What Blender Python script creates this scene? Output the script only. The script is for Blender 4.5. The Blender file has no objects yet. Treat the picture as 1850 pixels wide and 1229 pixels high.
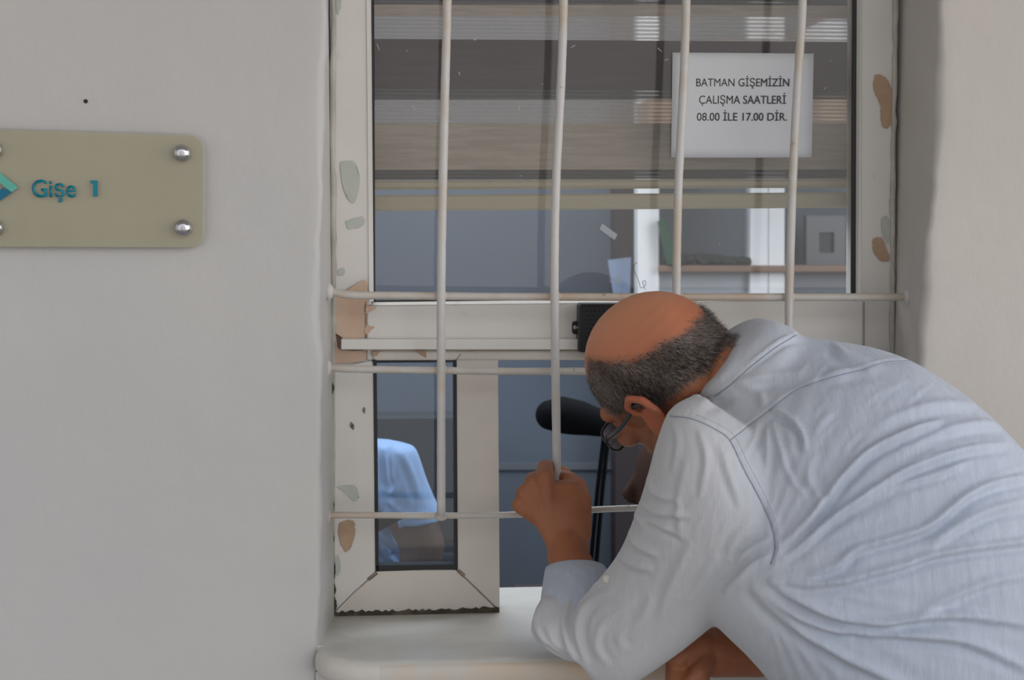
import bpy, bmesh, math, random
import numpy as np
from mathutils import Vector, Matrix
from mathutils.bvhtree import BVHTree
random.seed(7); rng = np.random.RandomState(7)
SC = bpy.context.scene
COL = SC.collection

# ------------------------------------------------------------------ camera, world, light, exposure
W, H, FPX = 1850.0, 1229.0, 2530.0
CAMP = Vector((0.0, -2.0, 1.55))
YAW, PITCH = math.radians(4.5), math.radians(5.0)
cam = bpy.data.cameras.new('camera'); camo = bpy.data.objects.new('camera', cam); COL.objects.link(camo)
camo.location = CAMP; camo.rotation_euler = (math.pi/2-PITCH, 0, -YAW)
cam.sensor_width = 36.0; cam.lens = FPX/W*36.0; cam.clip_start = 0.05
cam.dof.use_dof = True; cam.dof.focus_distance = 1.86; cam.dof.aperture_fstop = 7.0
SC.camera = camo
SC.view_settings.view_transform = 'Standard'; SC.view_settings.look = 'None'
SC.view_settings.gamma = 1.0; SC.view_settings.use_curve_mapping = False
SC.view_settings.exposure = 0.22
wd = bpy.data.worlds.new('daylight'); SC.world = wd; wd.use_nodes = True
wn = wd.node_tree.nodes; wl = wd.node_tree.links
bg = wn['Background']; bg.inputs['Strength'].default_value = 1.0
tc = wn.new('ShaderNodeTexCoord'); sx = wn.new('ShaderNodeSeparateXYZ'); rp = wn.new('ShaderNodeValToRGB')
mr = wn.new('ShaderNodeMapRange'); mr.inputs[1].default_value = -0.4; mr.inputs[2].default_value = 1.0
wl.new(tc.outputs['Generated'], sx.inputs[0]); wl.new(sx.outputs['Z'], mr.inputs[0]); wl.new(mr.outputs[0], rp.inputs[0])
rp.color_ramp.elements[0].position = 0.0; rp.color_ramp.elements[0].color = (0.50, 0.44, 0.38, 1)
rp.color_ramp.elements[1].position = 1.0; rp.color_ramp.elements[1].color = (0.42, 0.52, 0.68, 1)
e = rp.color_ramp.elements.new(0.33); e.color = (0.80, 0.78, 0.76, 1)
vm = wn.new('ShaderNodeVectorMath'); vm.operation = 'DOT_PRODUCT'; vm.inputs[1].default_value = (0.72, -0.60, -0.30)
wl.new(tc.outputs['Generated'], vm.inputs[0]); m2 = wn.new('ShaderNodeMapRange'); m2.interpolation_type = 'SMOOTHSTEP'
m2.inputs[1].default_value = -0.3; m2.inputs[2].default_value = 1.0; m2.inputs[3].default_value = 0.6; m2.inputs[4].default_value = 3.0
wl.new(vm.outputs['Value'], m2.inputs[0])
# sky dimmed straight behind the camera, added to weaken reflections in the glass
v3 = wn.new('ShaderNodeVectorMath'); v3.operation = 'DOT_PRODUCT'; v3.inputs[1].default_value = (0.0, -1.0, -0.05); wl.new(tc.outputs['Generated'], v3.inputs[0])
m3 = wn.new('ShaderNodeMapRange'); m3.interpolation_type = 'SMOOTHSTEP'; m3.inputs[1].default_value = 0.84; m3.inputs[2].default_value = 0.96; m3.inputs[3].default_value = 1.0; m3.inputs[4].default_value = 0.38
wl.new(v3.outputs['Value'], m3.inputs[0]); m4 = wn.new('ShaderNodeMath'); m4.operation = 'MULTIPLY'; wl.new(m2.outputs[0], m4.inputs[0]); wl.new(m3.outputs[0], m4.inputs[1])
wl.new(m4.outputs[0], bg.inputs['Strength']); wl.new(rp.outputs[0], bg.inputs[0])
def area(name, loc, target, sx_, sy_, power, col):
    l = bpy.data.lights.new(name, 'AREA'); l.shape = 'RECTANGLE'; l.size = sx_; l.size_y = sy_; l.energy = power; l.color = col
    o = bpy.data.objects.new(name, l); COL.objects.link(o); o.location = loc
    o.rotation_euler = (Vector(target)-Vector(loc)).to_track_quat('-Z', 'Y').to_euler(); return o
#area('yard_daylight', (1.6, -5.2, 0.9), (0.2, 0, 1.3), 3.5, 1.4, 55, (1.0, 0.95, 0.88))
#area('sky_daylight', (-2.6, -4.2, 2.3), (0.4, 0, 1.2), 2.5, 1.6, 45, (0.90, 0.95, 1.0))
area('office_left_fill', (-1.5, 0.7, 2.1), (0.2, 1.4, 0.9), 0.9, 1.2, 20, (0.72, 0.84, 1.0))  # added fill from the left, no window stands there
area('office_right_fill', (1.9, 0.6, 1.9), (-0.2, 1.3, 0.9), 0.8, 1.0, 15, (0.78, 0.88, 1.0))  # added fill from the right for the back wall and the clerk
area('office_top_fill', (0.2, 1.1, 2.8), (0.2, 1.5, 0), 1.4, 1.0, 34, (0.88, 0.94, 1.0))  # added overhead fill for the office, no real fitting

# ------------------------------------------------------------------ pixel <-> place
FW = Vector((math.sin(YAW)*math.cos(PITCH), math.cos(YAW)*math.cos(PITCH), -math.sin(PITCH)))
RT = Vector((math.cos(YAW), -math.sin(YAW), 0)); UP = RT.cross(FW)
def P(px, py, Y):
    d = FW + RT*((px-W/2)/FPX) + UP*((H/2-py)/FPX)
    return CAMP + d*((Y-CAMP.y)/d.y)
def PZ(px, py, z):
    d = FW + RT*((px-W/2)/FPX) + UP*((H/2-py)/FPX)
    return CAMP + d*((z-CAMP.z)/d.z)
def proj(co):
    q = co - np.array(CAMP); z = q@np.array(FW)
    return np.stack([W/2 + FPX*(q@np.array(RT))/z, H/2 - FPX*(q@np.array(UP))/z], 1)

# ------------------------------------------------------------------ bookkeeping
def thing(name, label, cat, loc=(0,0,0), group=None):
    o = bpy.data.objects.new(name, None); COL.objects.link(o); o.location = loc; o.empty_display_size = 0.05
    o['label'] = label; o['category'] = cat
    if group: o['group'] = group
    return o
def tag(o, label, cat, group=None, kind=None):
    o['label'] = label; o['category'] = cat
    if group: o['group'] = group
    if kind: o['kind'] = kind
    return o
def obj(name, bm, m, parent=None, smooth=False, bevel=0, seg=2, struct=False):
    me = bpy.data.meshes.new(name)
    if isinstance(bm, bmesh.types.BMesh):
        bmesh.ops.recalc_face_normals(bm, faces=bm.faces); bm.to_mesh(me); bm.free()
    else: me = bm
    me.materials.clear(); me.materials.append(m)
    o = bpy.data.objects.new(name, me); COL.objects.link(o)
    if parent is not None:
        o.parent = parent; o.matrix_parent_inverse = world_of(parent).inverted()
    if smooth: me.polygons.foreach_set('use_smooth', [True]*len(me.polygons))
    if bevel:
        b = o.modifiers.new('bevel', 'BEVEL'); b.width = bevel; b.segments = seg; b.limit_method = 'ANGLE'; b.angle_limit = 0.6
        b.harden_normals = False
    if struct: o['kind'] = 'structure'
    return o
def world_of(o):
    m = Matrix.Translation(o.location) @ o.rotation_euler.to_matrix().to_4x4()
    if o.parent: m = world_of(o.parent) @ o.matrix_parent_inverse @ m
    return m

# ------------------------------------------------------------------ mesh helpers
def box(bm, lo, hi):
    x0,y0,z0 = lo; x1,y1,z1 = hi
    v = [bm.verts.new(p) for p in [(x0,y0,z0),(x1,y0,z0),(x1,y1,z0),(x0,y1,z0),(x0,y0,z1),(x1,y0,z1),(x1,y1,z1),(x0,y1,z1)]]
    for f in [(0,1,2,3),(4,5,6,7),(0,1,5,4),(1,2,6,5),(2,3,7,6),(3,0,4,7)]: bm.faces.new([v[i] for i in f])
def boxm(lo, hi):
    bm = bmesh.new(); box(bm, lo, hi); return bm
def prism(pts, dy, bm=None):
    """polygon (world points) extruded along +y by dy"""
    bm = bm or bmesh.new(); n = len(pts)
    a = [bm.verts.new(p) for p in pts]; b = [bm.verts.new((p[0], p[1]+dy, p[2])) for p in pts]
    bm.faces.new(a); bm.faces.new(b[::-1])
    for i in range(n): bm.faces.new([a[i], a[(i+1)%n], b[(i+1)%n], b[i]])
    return bm
def pprism(px, Y, dy, bm=None): return prism([P(x, y, Y) for x, y in px], dy, bm)
def catmull(pts, n=8):
    pts = [Vector(p) for p in pts]
    if len(pts) < 3: return [pts[0].lerp(pts[-1], i/n) for i in range(n+1)]
    q = [pts[0]*2-pts[1]] + pts + [pts[-1]*2-pts[-2]]; out = []
    for i in range(1, len(q)-2):
        for k in range(n):
            t = k/n; a,b,c,d = q[i-1],q[i],q[i+1],q[i+2]
            out.append(0.5*((2*b)+(c-a)*t+(2*a-5*b+4*c-d)*t*t+(3*b-a-3*c+d)*t**3))
    out.append(pts[-1]); return out
def tube(bm, pts, r, seg=12, flat=None):
    """r number or list; swept circle with caps"""
    pts = [Vector(p) for p in pts]; n = len(pts)
    rs = r if isinstance(r, (list, tuple)) else [r]*n
    t0 = (pts[1]-pts[0]).normalized(); ref = Vector((0,0,1)) if abs(t0.z) < .9 else Vector((0,1,0))
    u = t0.cross(ref).normalized(); rings = []
    for i, p in enumerate(pts):
        t = (pts[min(i+1,n-1)]-pts[max(i-1,0)]).normalized()
        u = (u - t*u.dot(t)).normalized(); v = t.cross(u)
        rings.append([bm.verts.new(p+(u*math.cos(a)+v*math.sin(a)*(flat or 1))*rs[i]) for a in [2*math.pi*k/seg for k in range(seg)]])
    for i in range(n-1):
        for k in range(seg): bm.faces.new([rings[i][k], rings[i][(k+1)%seg], rings[i+1][(k+1)%seg], rings[i+1][k]])
    bm.faces.new(rings[0][::-1]); bm.faces.new(rings[-1])
def ell(bm, c, ax, seg=20, rings=12):
    """ellipsoid, ax = three axis vectors"""
    c = Vector(c); ax = [Vector(a) for a in ax]
    top = bm.verts.new(c+ax[2]); bot = bm.verts.new(c-ax[2]); R = []
    for i in range(1, rings):
        th = math.pi*i/rings
        R.append([bm.verts.new(c+ax[2]*math.cos(th)+(ax[0]*math.cos(p)+ax[1]*math.sin(p))*math.sin(th)) for p in [2*math.pi*k/seg for k in range(seg)]])
    for k in range(seg):
        k2 = (k+1)%seg
        bm.faces.new([top, R[0][k], R[0][k2]]); bm.faces.new([bot, R[-1][k2], R[-1][k]])
        for i in range(len(R)-1): bm.faces.new([R[i][k], R[i+1][k], R[i+1][k2], R[i][k2]])
def ball(bm, c, r, seg=14): ell(bm, c, [(r,0,0),(0,r,0),(0,0,r)], seg, 9)
def chain(bm, pts, rs, seg=14):
    for i in range(len(pts)):
        ball(bm, pts[i], rs[i], seg)
        if i < len(pts)-1: tube(bm, [pts[i], pts[i+1]], [rs[i], rs[i+1]], seg)
def loft(bm, secs, seg=36, sub=5, power=2.3):
    """secs: (centre, half-axis a, half-axis b); superellipse rings joined with caps"""
    cs = catmull([s[0] for s in secs], sub); As = catmull([s[1] for s in secs], sub); Bs = catmull([s[2] for s in secs], sub); R = []
    for c, a, b in zip(cs, As, Bs):
        ring = []
        for k in range(seg):
            t = 2*math.pi*k/seg; ct, st = math.cos(t), math.sin(t)
            ring.append(bm.verts.new(c + a*(math.copysign(abs(ct)**(2/power), ct)) + b*(math.copysign(abs(st)**(2/power), st))))
        R.append(ring)
    for i in range(len(R)-1):
        for k in range(seg): bm.faces.new([R[i][k], R[i][(k+1)%seg], R[i+1][(k+1)%seg], R[i+1][k]])
    bm.faces.new(R[0][::-1]); bm.faces.new(R[-1])
def psec(ax, ay, bx, by, Y, hd, tilt=0.0):
    """section between two outline points at depth Y, half thickness hd in depth; tilt = depth difference A-B"""
    A = P(ax, ay, Y+tilt); B = P(bx, by, Y-tilt); a = (A-B)/2
    ax_ = a.normalized(); b = Vector((0,1,0)); b = (b - ax_*b.dot(ax_)).normalized()*hd
    return ((A+B)/2, a, b)
def fuse(bm, voxel, smooth=4, lam=0.5):
    """join overlapping closed shapes into one continuous skin"""
    bmesh.ops.recalc_face_normals(bm, faces=bm.faces)
    me = bpy.data.meshes.new('tmp'); bm.to_mesh(me); bm.free()
    o = bpy.data.objects.new('tmp', me); COL.objects.link(o)
    r = o.modifiers.new('r', 'REMESH'); r.mode = 'VOXEL'; r.voxel_size = voxel; r.adaptivity = 0; r.use_smooth_shade = True
    dg = bpy.context.evaluated_depsgraph_get(); dg.update()
    out = bpy.data.meshes.new_from_object(o.evaluated_get(dg)); bpy.data.objects.remove(o)
    co, nb = verts(out), None; lap(out, co, smooth, lam); setv(out, co)
    out.polygons.foreach_set('use_smooth', [True]*len(out.polygons))
    return out
def verts(me):
    a = np.empty(len(me.vertices)*3, dtype=np.float32); me.vertices.foreach_get('co', a); return a.reshape(-1,3).astype(np.float64)
def setv(me, co): me.vertices.foreach_set('co', co.astype(np.float32).ravel()); me.update()
def normals(me):
    a = np.empty(len(me.vertices)*3, dtype=np.float32); me.vertices.foreach_get('normal', a); return a.reshape(-1,3).astype(np.float64)
def lap(me, co, it, lam=0.5, w=None):
    ed = np.empty(len(me.edges)*2, dtype=np.int32); me.edges.foreach_get('vertices', ed); ed = ed.reshape(-1,2)
    n = len(co); deg = np.bincount(ed.ravel(), minlength=n).clip(1)
    for k in range(it):
        for s in ((lam, -lam*1.02) if w == 'taubin' else (lam,)):
            acc = np.stack([np.bincount(ed[:,0], co[ed[:,1],i], n)+np.bincount(ed[:,1], co[ed[:,0],i], n) for i in range(3)], 1)/deg[:,None]
            co += s*(acc-co)
def pdist(q, line):
    """pixel distance and signed side of points q to a polyline, with taper at the ends"""
    L = np.array([(p[0], p[1]) for p in catmull([(a, b, 0) for a, b in line], 6)]); best = np.full(len(q), 1e9); sd = np.zeros(len(q)); tt = np.zeros(len(q))
    n = len(L)-1
    for i in range(n):
        a, b = L[i], L[i+1]; d = b-a; l2 = (d@d)+1e-9
        t = ((q-a)@d/l2).clip(0, 1); c = a+t[:,None]*d; v = q-c; dd = np.hypot(v[:,0], v[:,1]); m = dd < best
        best[m] = dd[m]; sd[m] = np.sign(d[0]*v[m,1]-d[1]*v[m,0]); tt[m] = ((i+t)/n)[m]
    return best, sd, tt
def inpoly(q, poly):
    x, y = q[:,0], q[:,1]; ins = np.zeros(len(q), bool); n = len(poly); j = n-1
    for i in range(n):
        xi, yi = poly[i]; xj, yj = poly[j]
        c = ((yi > y) != (yj > y)) & (x < (xj-xi)*(y-yi)/((yj-yi)+1e-12)+xi); ins ^= c; j = i
    return ins
def set_attr(me, name, val):
    a = me.attributes.new(name, 'FLOAT', 'POINT'); a.data.foreach_set('value', val.astype(np.float32))
def arc_ring(cx, cy, r, n=16): return [(cx+r*math.cos(2*math.pi*k/n), cy+r*math.sin(2*math.pi*k/n)) for k in range(n)]

# ------------------------------------------------------------------ materials
def srgb(r, g, b):
    f = lambda c: (c/255/12.92) if c/255 <= .04045 else ((c/255+.055)/1.055)**2.4
    return (f(r), f(g), f(b), 1)
class M:
    def __init__(s, name, col, rough=0.6, metal=0.0, spec=0.4):
        s.m = bpy.data.materials.new(name); s.m.use_nodes = True; s.t = s.m.node_tree; s.n = s.t.nodes; s.l = s.t.links
        s.b = s.n['Principled BSDF']; s.b.inputs['Base Color'].default_value = (*col[:3], 1); s.b.inputs['Roughness'].default_value = rough
        s.b.inputs['Metallic'].default_value = metal; s.b.inputs['Specular IOR Level'].default_value = spec
        s.cur = None; s.col = (*col[:3], 1); s.tc = s.n.new('ShaderNodeTexCoord').outputs['Object']
        s.h = None
    def vec(s, scale, rot=(0,0,0)):
        mp = s.n.new('ShaderNodeMapping'); mp.inputs['Scale'].default_value = scale; mp.inputs['Rotation'].default_value = rot; s.l.new(s.tc, mp.inputs[0]); return mp.outputs[0]
    def noise(s, scale, detail=4, rough=.6, st=(1,1,1), rot=(0,0,0)):
        t = s.n.new('ShaderNodeTexNoise'); t.inputs['Scale'].default_value = scale; t.inputs['Detail'].default_value = detail; t.inputs['Roughness'].default_value = rough
        s.l.new(s.vec(st, rot), t.inputs['Vector']); return t.outputs[0]
    def ramp(s, src, a, b):
        r = s.n.new('ShaderNodeMapRange'); r.inputs[1].default_value = a; r.inputs[2].default_value = b; s.l.new(src, r.inputs[0]); return r.outputs[0]
    def mul(s, a, b):
        m = s.n.new('ShaderNodeMath'); m.operation = 'MULTIPLY'
        for i, v in enumerate((a, b)):
            if isinstance(v, (int, float)): m.inputs[i].default_value = v
            else: s.l.new(v, m.inputs[i])
        return m.outputs[0]
    def mix(s, fac, col):
        x = s.n.new('ShaderNodeMix'); x.data_type = 'RGBA'
        if s.cur: s.l.new(s.cur, x.inputs[6])
        else: x.inputs[6].default_value = s.col
        x.inputs[7].default_value = (*col[:3], 1)
        if isinstance(fac, (int, float)): x.inputs[0].default_value = fac
        else: s.l.new(fac, x.inputs[0])
        s.cur = x.outputs[2]; s.l.new(s.cur, s.b.inputs['Base Color']); return s
    def var(s, scale, col, a=.4, b=.7, st=(1,1,1), detail=4, amt=1.0):
        return s.mix(s.mul(s.ramp(s.noise(scale, detail, st=st), a, b), amt), col)
    def bump(s, src, strength=.2, dist=.002):
        b = s.n.new('ShaderNodeBump'); b.inputs['Strength'].default_value = strength; b.inputs['Distance'].default_value = dist
        s.l.new(src, b.inputs['Height'])
        if s.h: s.l.new(s.h, b.inputs['Normal'])
        s.h = b.outputs[0]; s.l.new(s.h, s.b.inputs['Normal']); return s
    def attr(s, name):
        a = s.n.new('ShaderNodeAttribute'); a.attribute_name = name; return a.outputs['Fac']
def wallpaint(name, c, c2):
    m = M(name, c, .55, 0, .3).var(1.3, c2, .35, .7, detail=6).var(9, tuple(x*.86 for x in c[:3]), .62, .8, detail=8, amt=.35)
    m.bump(m.noise(14, 6, .55), .35, .006).bump(m.noise(90, 4, .6, st=(1,1,.35)), .25, .0012); return m.m
def plain(name, c, r=.5, metal=0, spec=.4, nz=None):
    m = M(name, c, r, metal, spec)
    if nz: m.var(nz[0], nz[1], .35, .7, detail=6)
    return m.m
def glass(name, refl=.07, tint=(1,1,1), dust_sheen=0.05, dust_sheen_col=(.5,.5,.5)):
    """thin pane: clear, a little mirror and a film of dust or painted reflection"""
    m = bpy.data.materials.new(name); m.use_nodes = True; t = m.node_tree; n = t.nodes; l = t.links; n.remove(n['Principled BSDF'])
    out = n['Material Output']; tr = n.new('ShaderNodeBsdfTransparent'); tr.inputs[0].default_value = (*tint, 1)
    gl = n.new('ShaderNodeBsdfGlossy'); gl.inputs['Roughness'].default_value = .02
    df = n.new('ShaderNodeBsdfDiffuse'); df.inputs[0].default_value = (*dust_sheen_col, 1)
    lw = n.new('ShaderNodeLayerWeight'); lw.inputs[0].default_value = .35
    mr_ = n.new('ShaderNodeMapRange'); mr_.inputs[3].default_value = refl; mr_.inputs[4].default_value = min(1, refl*6)
    l.new(lw.outputs['Facing'], mr_.inputs[0])
    a = n.new('ShaderNodeMixShader'); l.new(mr_.outputs[0], a.inputs[0]); l.new(tr.outputs[0], a.inputs[1]); l.new(gl.outputs[0], a.inputs[2])
    nz = n.new('ShaderNodeTexNoise'); nz.inputs['Scale'].default_value = 6; nz.inputs['Detail'].default_value = 8
    r2 = n.new('ShaderNodeMapRange'); r2.inputs[1].default_value = .3; r2.inputs[2].default_value = .7; r2.inputs[3].default_value = dust_sheen*.6; r2.inputs[4].default_value = dust_sheen*1.4
    l.new(nz.outputs[0], r2.inputs[0])
    b = n.new('ShaderNodeMixShader'); l.new(r2.outputs[0], b.inputs[0]); l.new(a.outputs[0], b.inputs[1]); l.new(df.outputs[0], b.inputs[2])
    l.new(b.outputs[0], out.inputs[0]); return m
def sheer(name, c, opac):
    """see-through net fabric"""
    m = M(name, c, .8); n, l = m.n, m.l
    w = n.new('ShaderNodeTexWave'); w.bands_direction = 'Z'; w.inputs['Scale'].default_value = 55; w.inputs['Distortion'].default_value = 0
    l.new(m.tc, w.inputs[0]); r = n.new('ShaderNodeMapRange'); r.inputs[3].default_value = max(0, opac-.16); r.inputs[4].default_value = min(1, opac+.16)
    l.new(w.outputs[1], r.inputs[0]); l.new(r.outputs[0], m.b.inputs['Alpha']); return m.m

m_wall = wallpaint('wall_plaster', (.54,.525,.507), (.485,.482,.485))
m_wallr = wallpaint('wall_plaster_warm', (.55,.513,.475), (.51,.485,.455))
m_pvc = M('window_pvc', (.70,.675,.64), .42).var(5, (.62,.59,.545), .45, .75, amt=.6)
m_pvc.var(30, (.42,.36,.30), .66, .8, st=(1,1,.5), amt=.5); m_pvc = m_pvc.m
m_sash = M('sash_pvc', (.66,.61,.55), .45).var(6, (.58,.525,.465), .4, .7, amt=.7).var(60, (.2,.14,.09), .72, .8, amt=.6).m
m_gasket = plain('gasket', (.022,.022,.024), .5)
m_black = plain('black_plastic', (.012,.012,.013), .4)
m_glass = glass('window_glass', .04, (.94,.925,.91), .03, (.45,.47,.5))
m_glass2 = glass('sash_glass', .05, (.85,.9,.93), .02, (.4,.42,.45))
mb = M('bar_paint', (.56,.545,.535), .38).var(9, (.52,.44,.35), .5, .66, st=(1,1,1), amt=.8).var(60, (.22,.13,.08), .68, .78, amt=.7)
mb.bump(mb.noise(55, 4), .6, .0015); m_bar = mb.m
mb = M('bar_paint_flat', (.54,.51,.47), .42).var(7, (.47,.36,.27), .42, .62, amt=.85).var(70, (.2,.13,.08), .66, .76, amt=.8)
mb.bump(mb.noise(55, 4), .7, .0018); m_barh = mb.m
mm = M('marble', (.63,.60,.545), .3, 0, .5).var(4, (.51,.495,.46), .4, .65, st=(1,2.2,1), detail=8).var(2.6, (.62,.61,.58), .5, .62, st=(1,.5,1), detail=9, amt=.7)
mm.var(14, (.30,.26,.21), .63, .78, detail=8, amt=.5); m_marble = mm.m
m_edge = M('marble_stained', (.56,.54,.50), .38).var(3.2, (.60,.46,.33), .42, .6, st=(1,1,1), detail=6).m
m_grime = M('grime', (.05,.042,.03), .8).var(40, (.14,.11,.07), .5, .7).m
m_peach = M('filler_peach', (.60,.44,.33), .7).var(18, (.54,.37,.27), .4, .65, detail=7).m
m_tan = M('filler_tan', (.47,.33,.22), .7).var(30, (.40,.27,.18), .4, .65, detail=7).m
m_green = M('old_green_paint', (.46,.50,.44), .6).var(30, (.52,.52,.47), .4, .65).m
m_caulk = M('caulk', (.52,.50,.45), .6).var(14, (.40,.38,.33), .35, .6, detail=6).var(24, (.16,.12,.08), .64, .74, detail=6)
m_caulk.bump(m_caulk.noise(50), .6, .003); m_caulk = m_caulk.m
m_ink = plain('ink', (.035,.035,.04), .7)
m_paper = M('paper', (.66,.68,.71), .7).var(4, (.60,.62,.66), .4, .7).m
m_plate = M('sign_plate', (.44,.40,.325), .35).var(3, (.39,.355,.285), .4, .7).m
m_signglass = glass('sign_glass', .05, (.97,.97,.93), .03, (.5,.5,.45))
m_teal = plain('sign_teal', (.0,.19,.26), .4); m_mint = plain('sign_mint', (.10,.42,.35), .4); m_lteal = plain('sign_blue', (.0,.13,.24), .4)
m_chrome = plain('chrome', (.55,.55,.57), .16, 1.0)
m_fab1 = M('blind_beige', (.42,.385,.335), .85).var(60, (.34,.315,.275), .4, .6, st=(.25,1,3.5)).m
m_fab2 = M('blind_plum', (.074,.050,.060), .85).var(60, (.060,.041,.049), .4, .6, st=(.2,1,3)).m
m_rail = plain('blind_rail', (.44,.42,.32), .45)
m_sheer = sheer('blind_sheer', (.44,.44,.44), .58); m_sheerd = sheer('blind_sheer_dark', (.075,.075,.07), .82)  # second sheer is the darker, denser net of the ribbed bands
m_room = M('office_paint', (.100,.118,.148), .7).var(1.2, (.088,.104,.132), .4, .7).m
m_dark = plain('dark_wood', (.045,.036,.036), .5); m_white = plain('white_frame', (.86,.87,.88), .4)
m_wood = plain('wood_ledge', (.22,.14,.10), .5); m_navy = plain('dark_cabinet', (.035,.042,.052), .5)
m_leaf = plain('leaf', (.012,.02,.018), .6); m_folder = plain('green_folder', (.018,.075,.045), .5); m_bluep = plain('blue_paper', (.22,.29,.42), .6)
m_floor = M('floor_tile', (.36,.34,.31), .6).var(3, (.30,.29,.27), .4, .7).m
m_ceil = plain('ceiling_paint', (.55,.54,.52), .8)
def cloth(name, c, c2, streak=60):
    m = M(name, c, .85, 0, .15).var(5, c2, .35, .7, detail=6)
    m.var(streak, tuple(min(1, x*1.13) for x in c[:3]), .5, .75, st=(1.6,1,.35), detail=8, amt=.7)
    m.bump(m.noise(22, 5, .55, st=(1,1,.5)), .3, .006).bump(m.noise(34, 6, .62, st=(2.4,1,.45), rot=(0,.52,0)), .55, .0035).bump(m.noise(420, 3, .6), .12, .0006); m.b.inputs['Sheen Weight'].default_value = .15; return m
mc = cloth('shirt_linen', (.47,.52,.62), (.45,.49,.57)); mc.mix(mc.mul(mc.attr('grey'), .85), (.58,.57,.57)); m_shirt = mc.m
m_seam = cloth('shirt_seam', (.54,.60,.71), (.42,.48,.58)).m
m_shirt2 = cloth('clerk_shirt', (.36,.52,.82), (.32,.47,.76)).m
m_trouser = cloth('trousers', (.06,.065,.08), (.05,.05,.06)).m
ms = M('skin', (.37,.145,.070), .5, 0, .35).var(14, (.33,.115,.056), .4, .65, detail=5).var(120, (.22,.09,.05), .63, .75, detail=3, amt=.6)
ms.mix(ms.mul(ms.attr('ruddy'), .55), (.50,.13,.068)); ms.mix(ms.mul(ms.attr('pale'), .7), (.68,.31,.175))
ms.mix(ms.mul(ms.attr('stubble'), .85), (.085,.07,.06))
ms.b.inputs['Subsurface Weight'].default_value = .08; ms.b.inputs['Subsurface Radius'].default_value = (.01,.004,.002); ms.b.inputs['Subsurface Scale'].default_value = .6
ms.bump(ms.noise(160, 4, .6), .25, .0012).bump(ms.noise(45, 4, .6), .2, .002); m_skin = ms.m
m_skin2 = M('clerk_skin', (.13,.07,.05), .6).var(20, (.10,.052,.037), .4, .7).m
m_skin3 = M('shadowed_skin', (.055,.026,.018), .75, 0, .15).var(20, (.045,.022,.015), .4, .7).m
mh = M('hair_grey', (.022,.019,.018), .5); mh.mix(mh.attr('tone'), (.50,.46,.42)); m_hair = mh.m
m_hair2 = plain('hair_dark', (.012,.01,.01), .6)
m_frame = plain('spectacle_frame', (.015,.016,.02), .25, 0, .6); m_lens = glass('lens', .42, (.80,.88,.95), .38, (.48,.58,.70))  # lens film colour paints in a pale bluish reflection
m_button = plain('button', (.62,.58,.52), .3); m_nail = plain('nail_bed', (.42,.22,.15), .35); m_shoe = plain('shoe', (.02,.015,.012), .4)

# ------------------------------------------------------------------ the setting
YW, YB = -.15, -.065                      # outer wall face, plane of the bars
ZS = P(740, 1108, 0).z                    # sill top
LEFT_C = [(594,-320),(592,-60),(590,60),(587,180),(583,320),(580,420),(578,560),(583,660),(580,780),(582,900),(581,1000),(578,1080),(574,1150),(572,1240),(565,1500),(560,2900)]
RIGHT_C = [(1712,-320),(1700,-60),(1697,60),(1694,180),(1689,300),(1682,380),(1672,470),(1670,540),(1663,600),(1662,660),(1660,760),(1655,1000),(1650,1250),(1640,1600),(1620,2900)]
def wall_side(name, corner, xin_px, outer, sgn, mat):
    pts = catmull([(P(x, y, YW).x, 0, P(x, y, YW).z) for x, y in corner], 10); bm = bmesh.new(); R = []
    for p in pts:
        j = .0007*math.sin(p.z*61)+.0005*math.sin(p.z*143+1)+random.uniform(-.0003,.0003)
        xc = p.x+j; xi = P(xin_px, 600, 0).x; r = .010+.003*math.sin(p.z*23)
        prof = [(outer, .14), (outer, YW), (xc-sgn*.25, YW), (xc-sgn*.06, YW+.0006*math.sin(p.z*37)), (xc-sgn*(r+.012), YW)]
        for k in range(6):
            a = math.pi/2*k/5; prof.append((xc-sgn*r+sgn*r*math.sin(a), YW+r-r*math.cos(a)))
        prof += [(xc+(xi-xc)*.4+j, YW*.6), (xi, .0), (xi, .14)]
        R.append([bm.verts.new((x, y, p.z)) for x, y in prof])
    for i in range(len(R)-1):
        for k in range(len(R[0])-1): bm.faces.new([R[i][k], R[i][k+1], R[i+1][k+1], R[i+1][k]])
    bm.faces.new(R[0]); bm.faces.new(R[-1][::-1])
    for i in range(len(R)-1): bm.faces.new([R[i][0], R[i+1][0], R[i+1][-1], R[i][-1]])
    return obj(name, bm, mat, smooth=True, struct=True)
wl_ = wall_side('wall_left', LEFT_C, 600, -2.6, 1, m_wall)
wr_ = wall_side('wall_right', RIGHT_C, 1616, 2.6, -1, m_wallr)
for o in (wl_, wr_):
    mod = o.modifiers.new('e', 'EDGE_SPLIT'); mod.split_angle = 1.2
XL, XR = P(600, 600, 0).x, P(1616, 600, 0).x
obj('wall_front', boxm((XL-.02, YW+.002, 0), (XR+.02, .128, ZS-.036)), m_wall, struct=True)
obj('wall_back', boxm((-2.6, 2.0, 0), (2.6, 2.1, 3.0)), m_room, struct=True)
obj('wall_side_left', boxm((-2.7, .14, 0), (-2.6, 2.0, 3.0)), m_room, struct=True)
obj('wall_side_right', boxm((2.6, .14, 0), (2.7, 2.0, 3.0)), m_room, struct=True)
ZT = P(600, -320, 0).z
obj('wall_top', boxm((XL-.02, YW+.002, ZT-.02), (XR+.02, .14, 3.0)), m_wall, struct=True)
obj('floor', boxm((-4, -4.5, -.1), (4, 2.1, 0)), m_floor, struct=True)
obj('ceiling', boxm((-2.7, -2.6, 3.0), (2.7, 2.1, 3.1)), m_ceil, struct=True)

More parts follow.
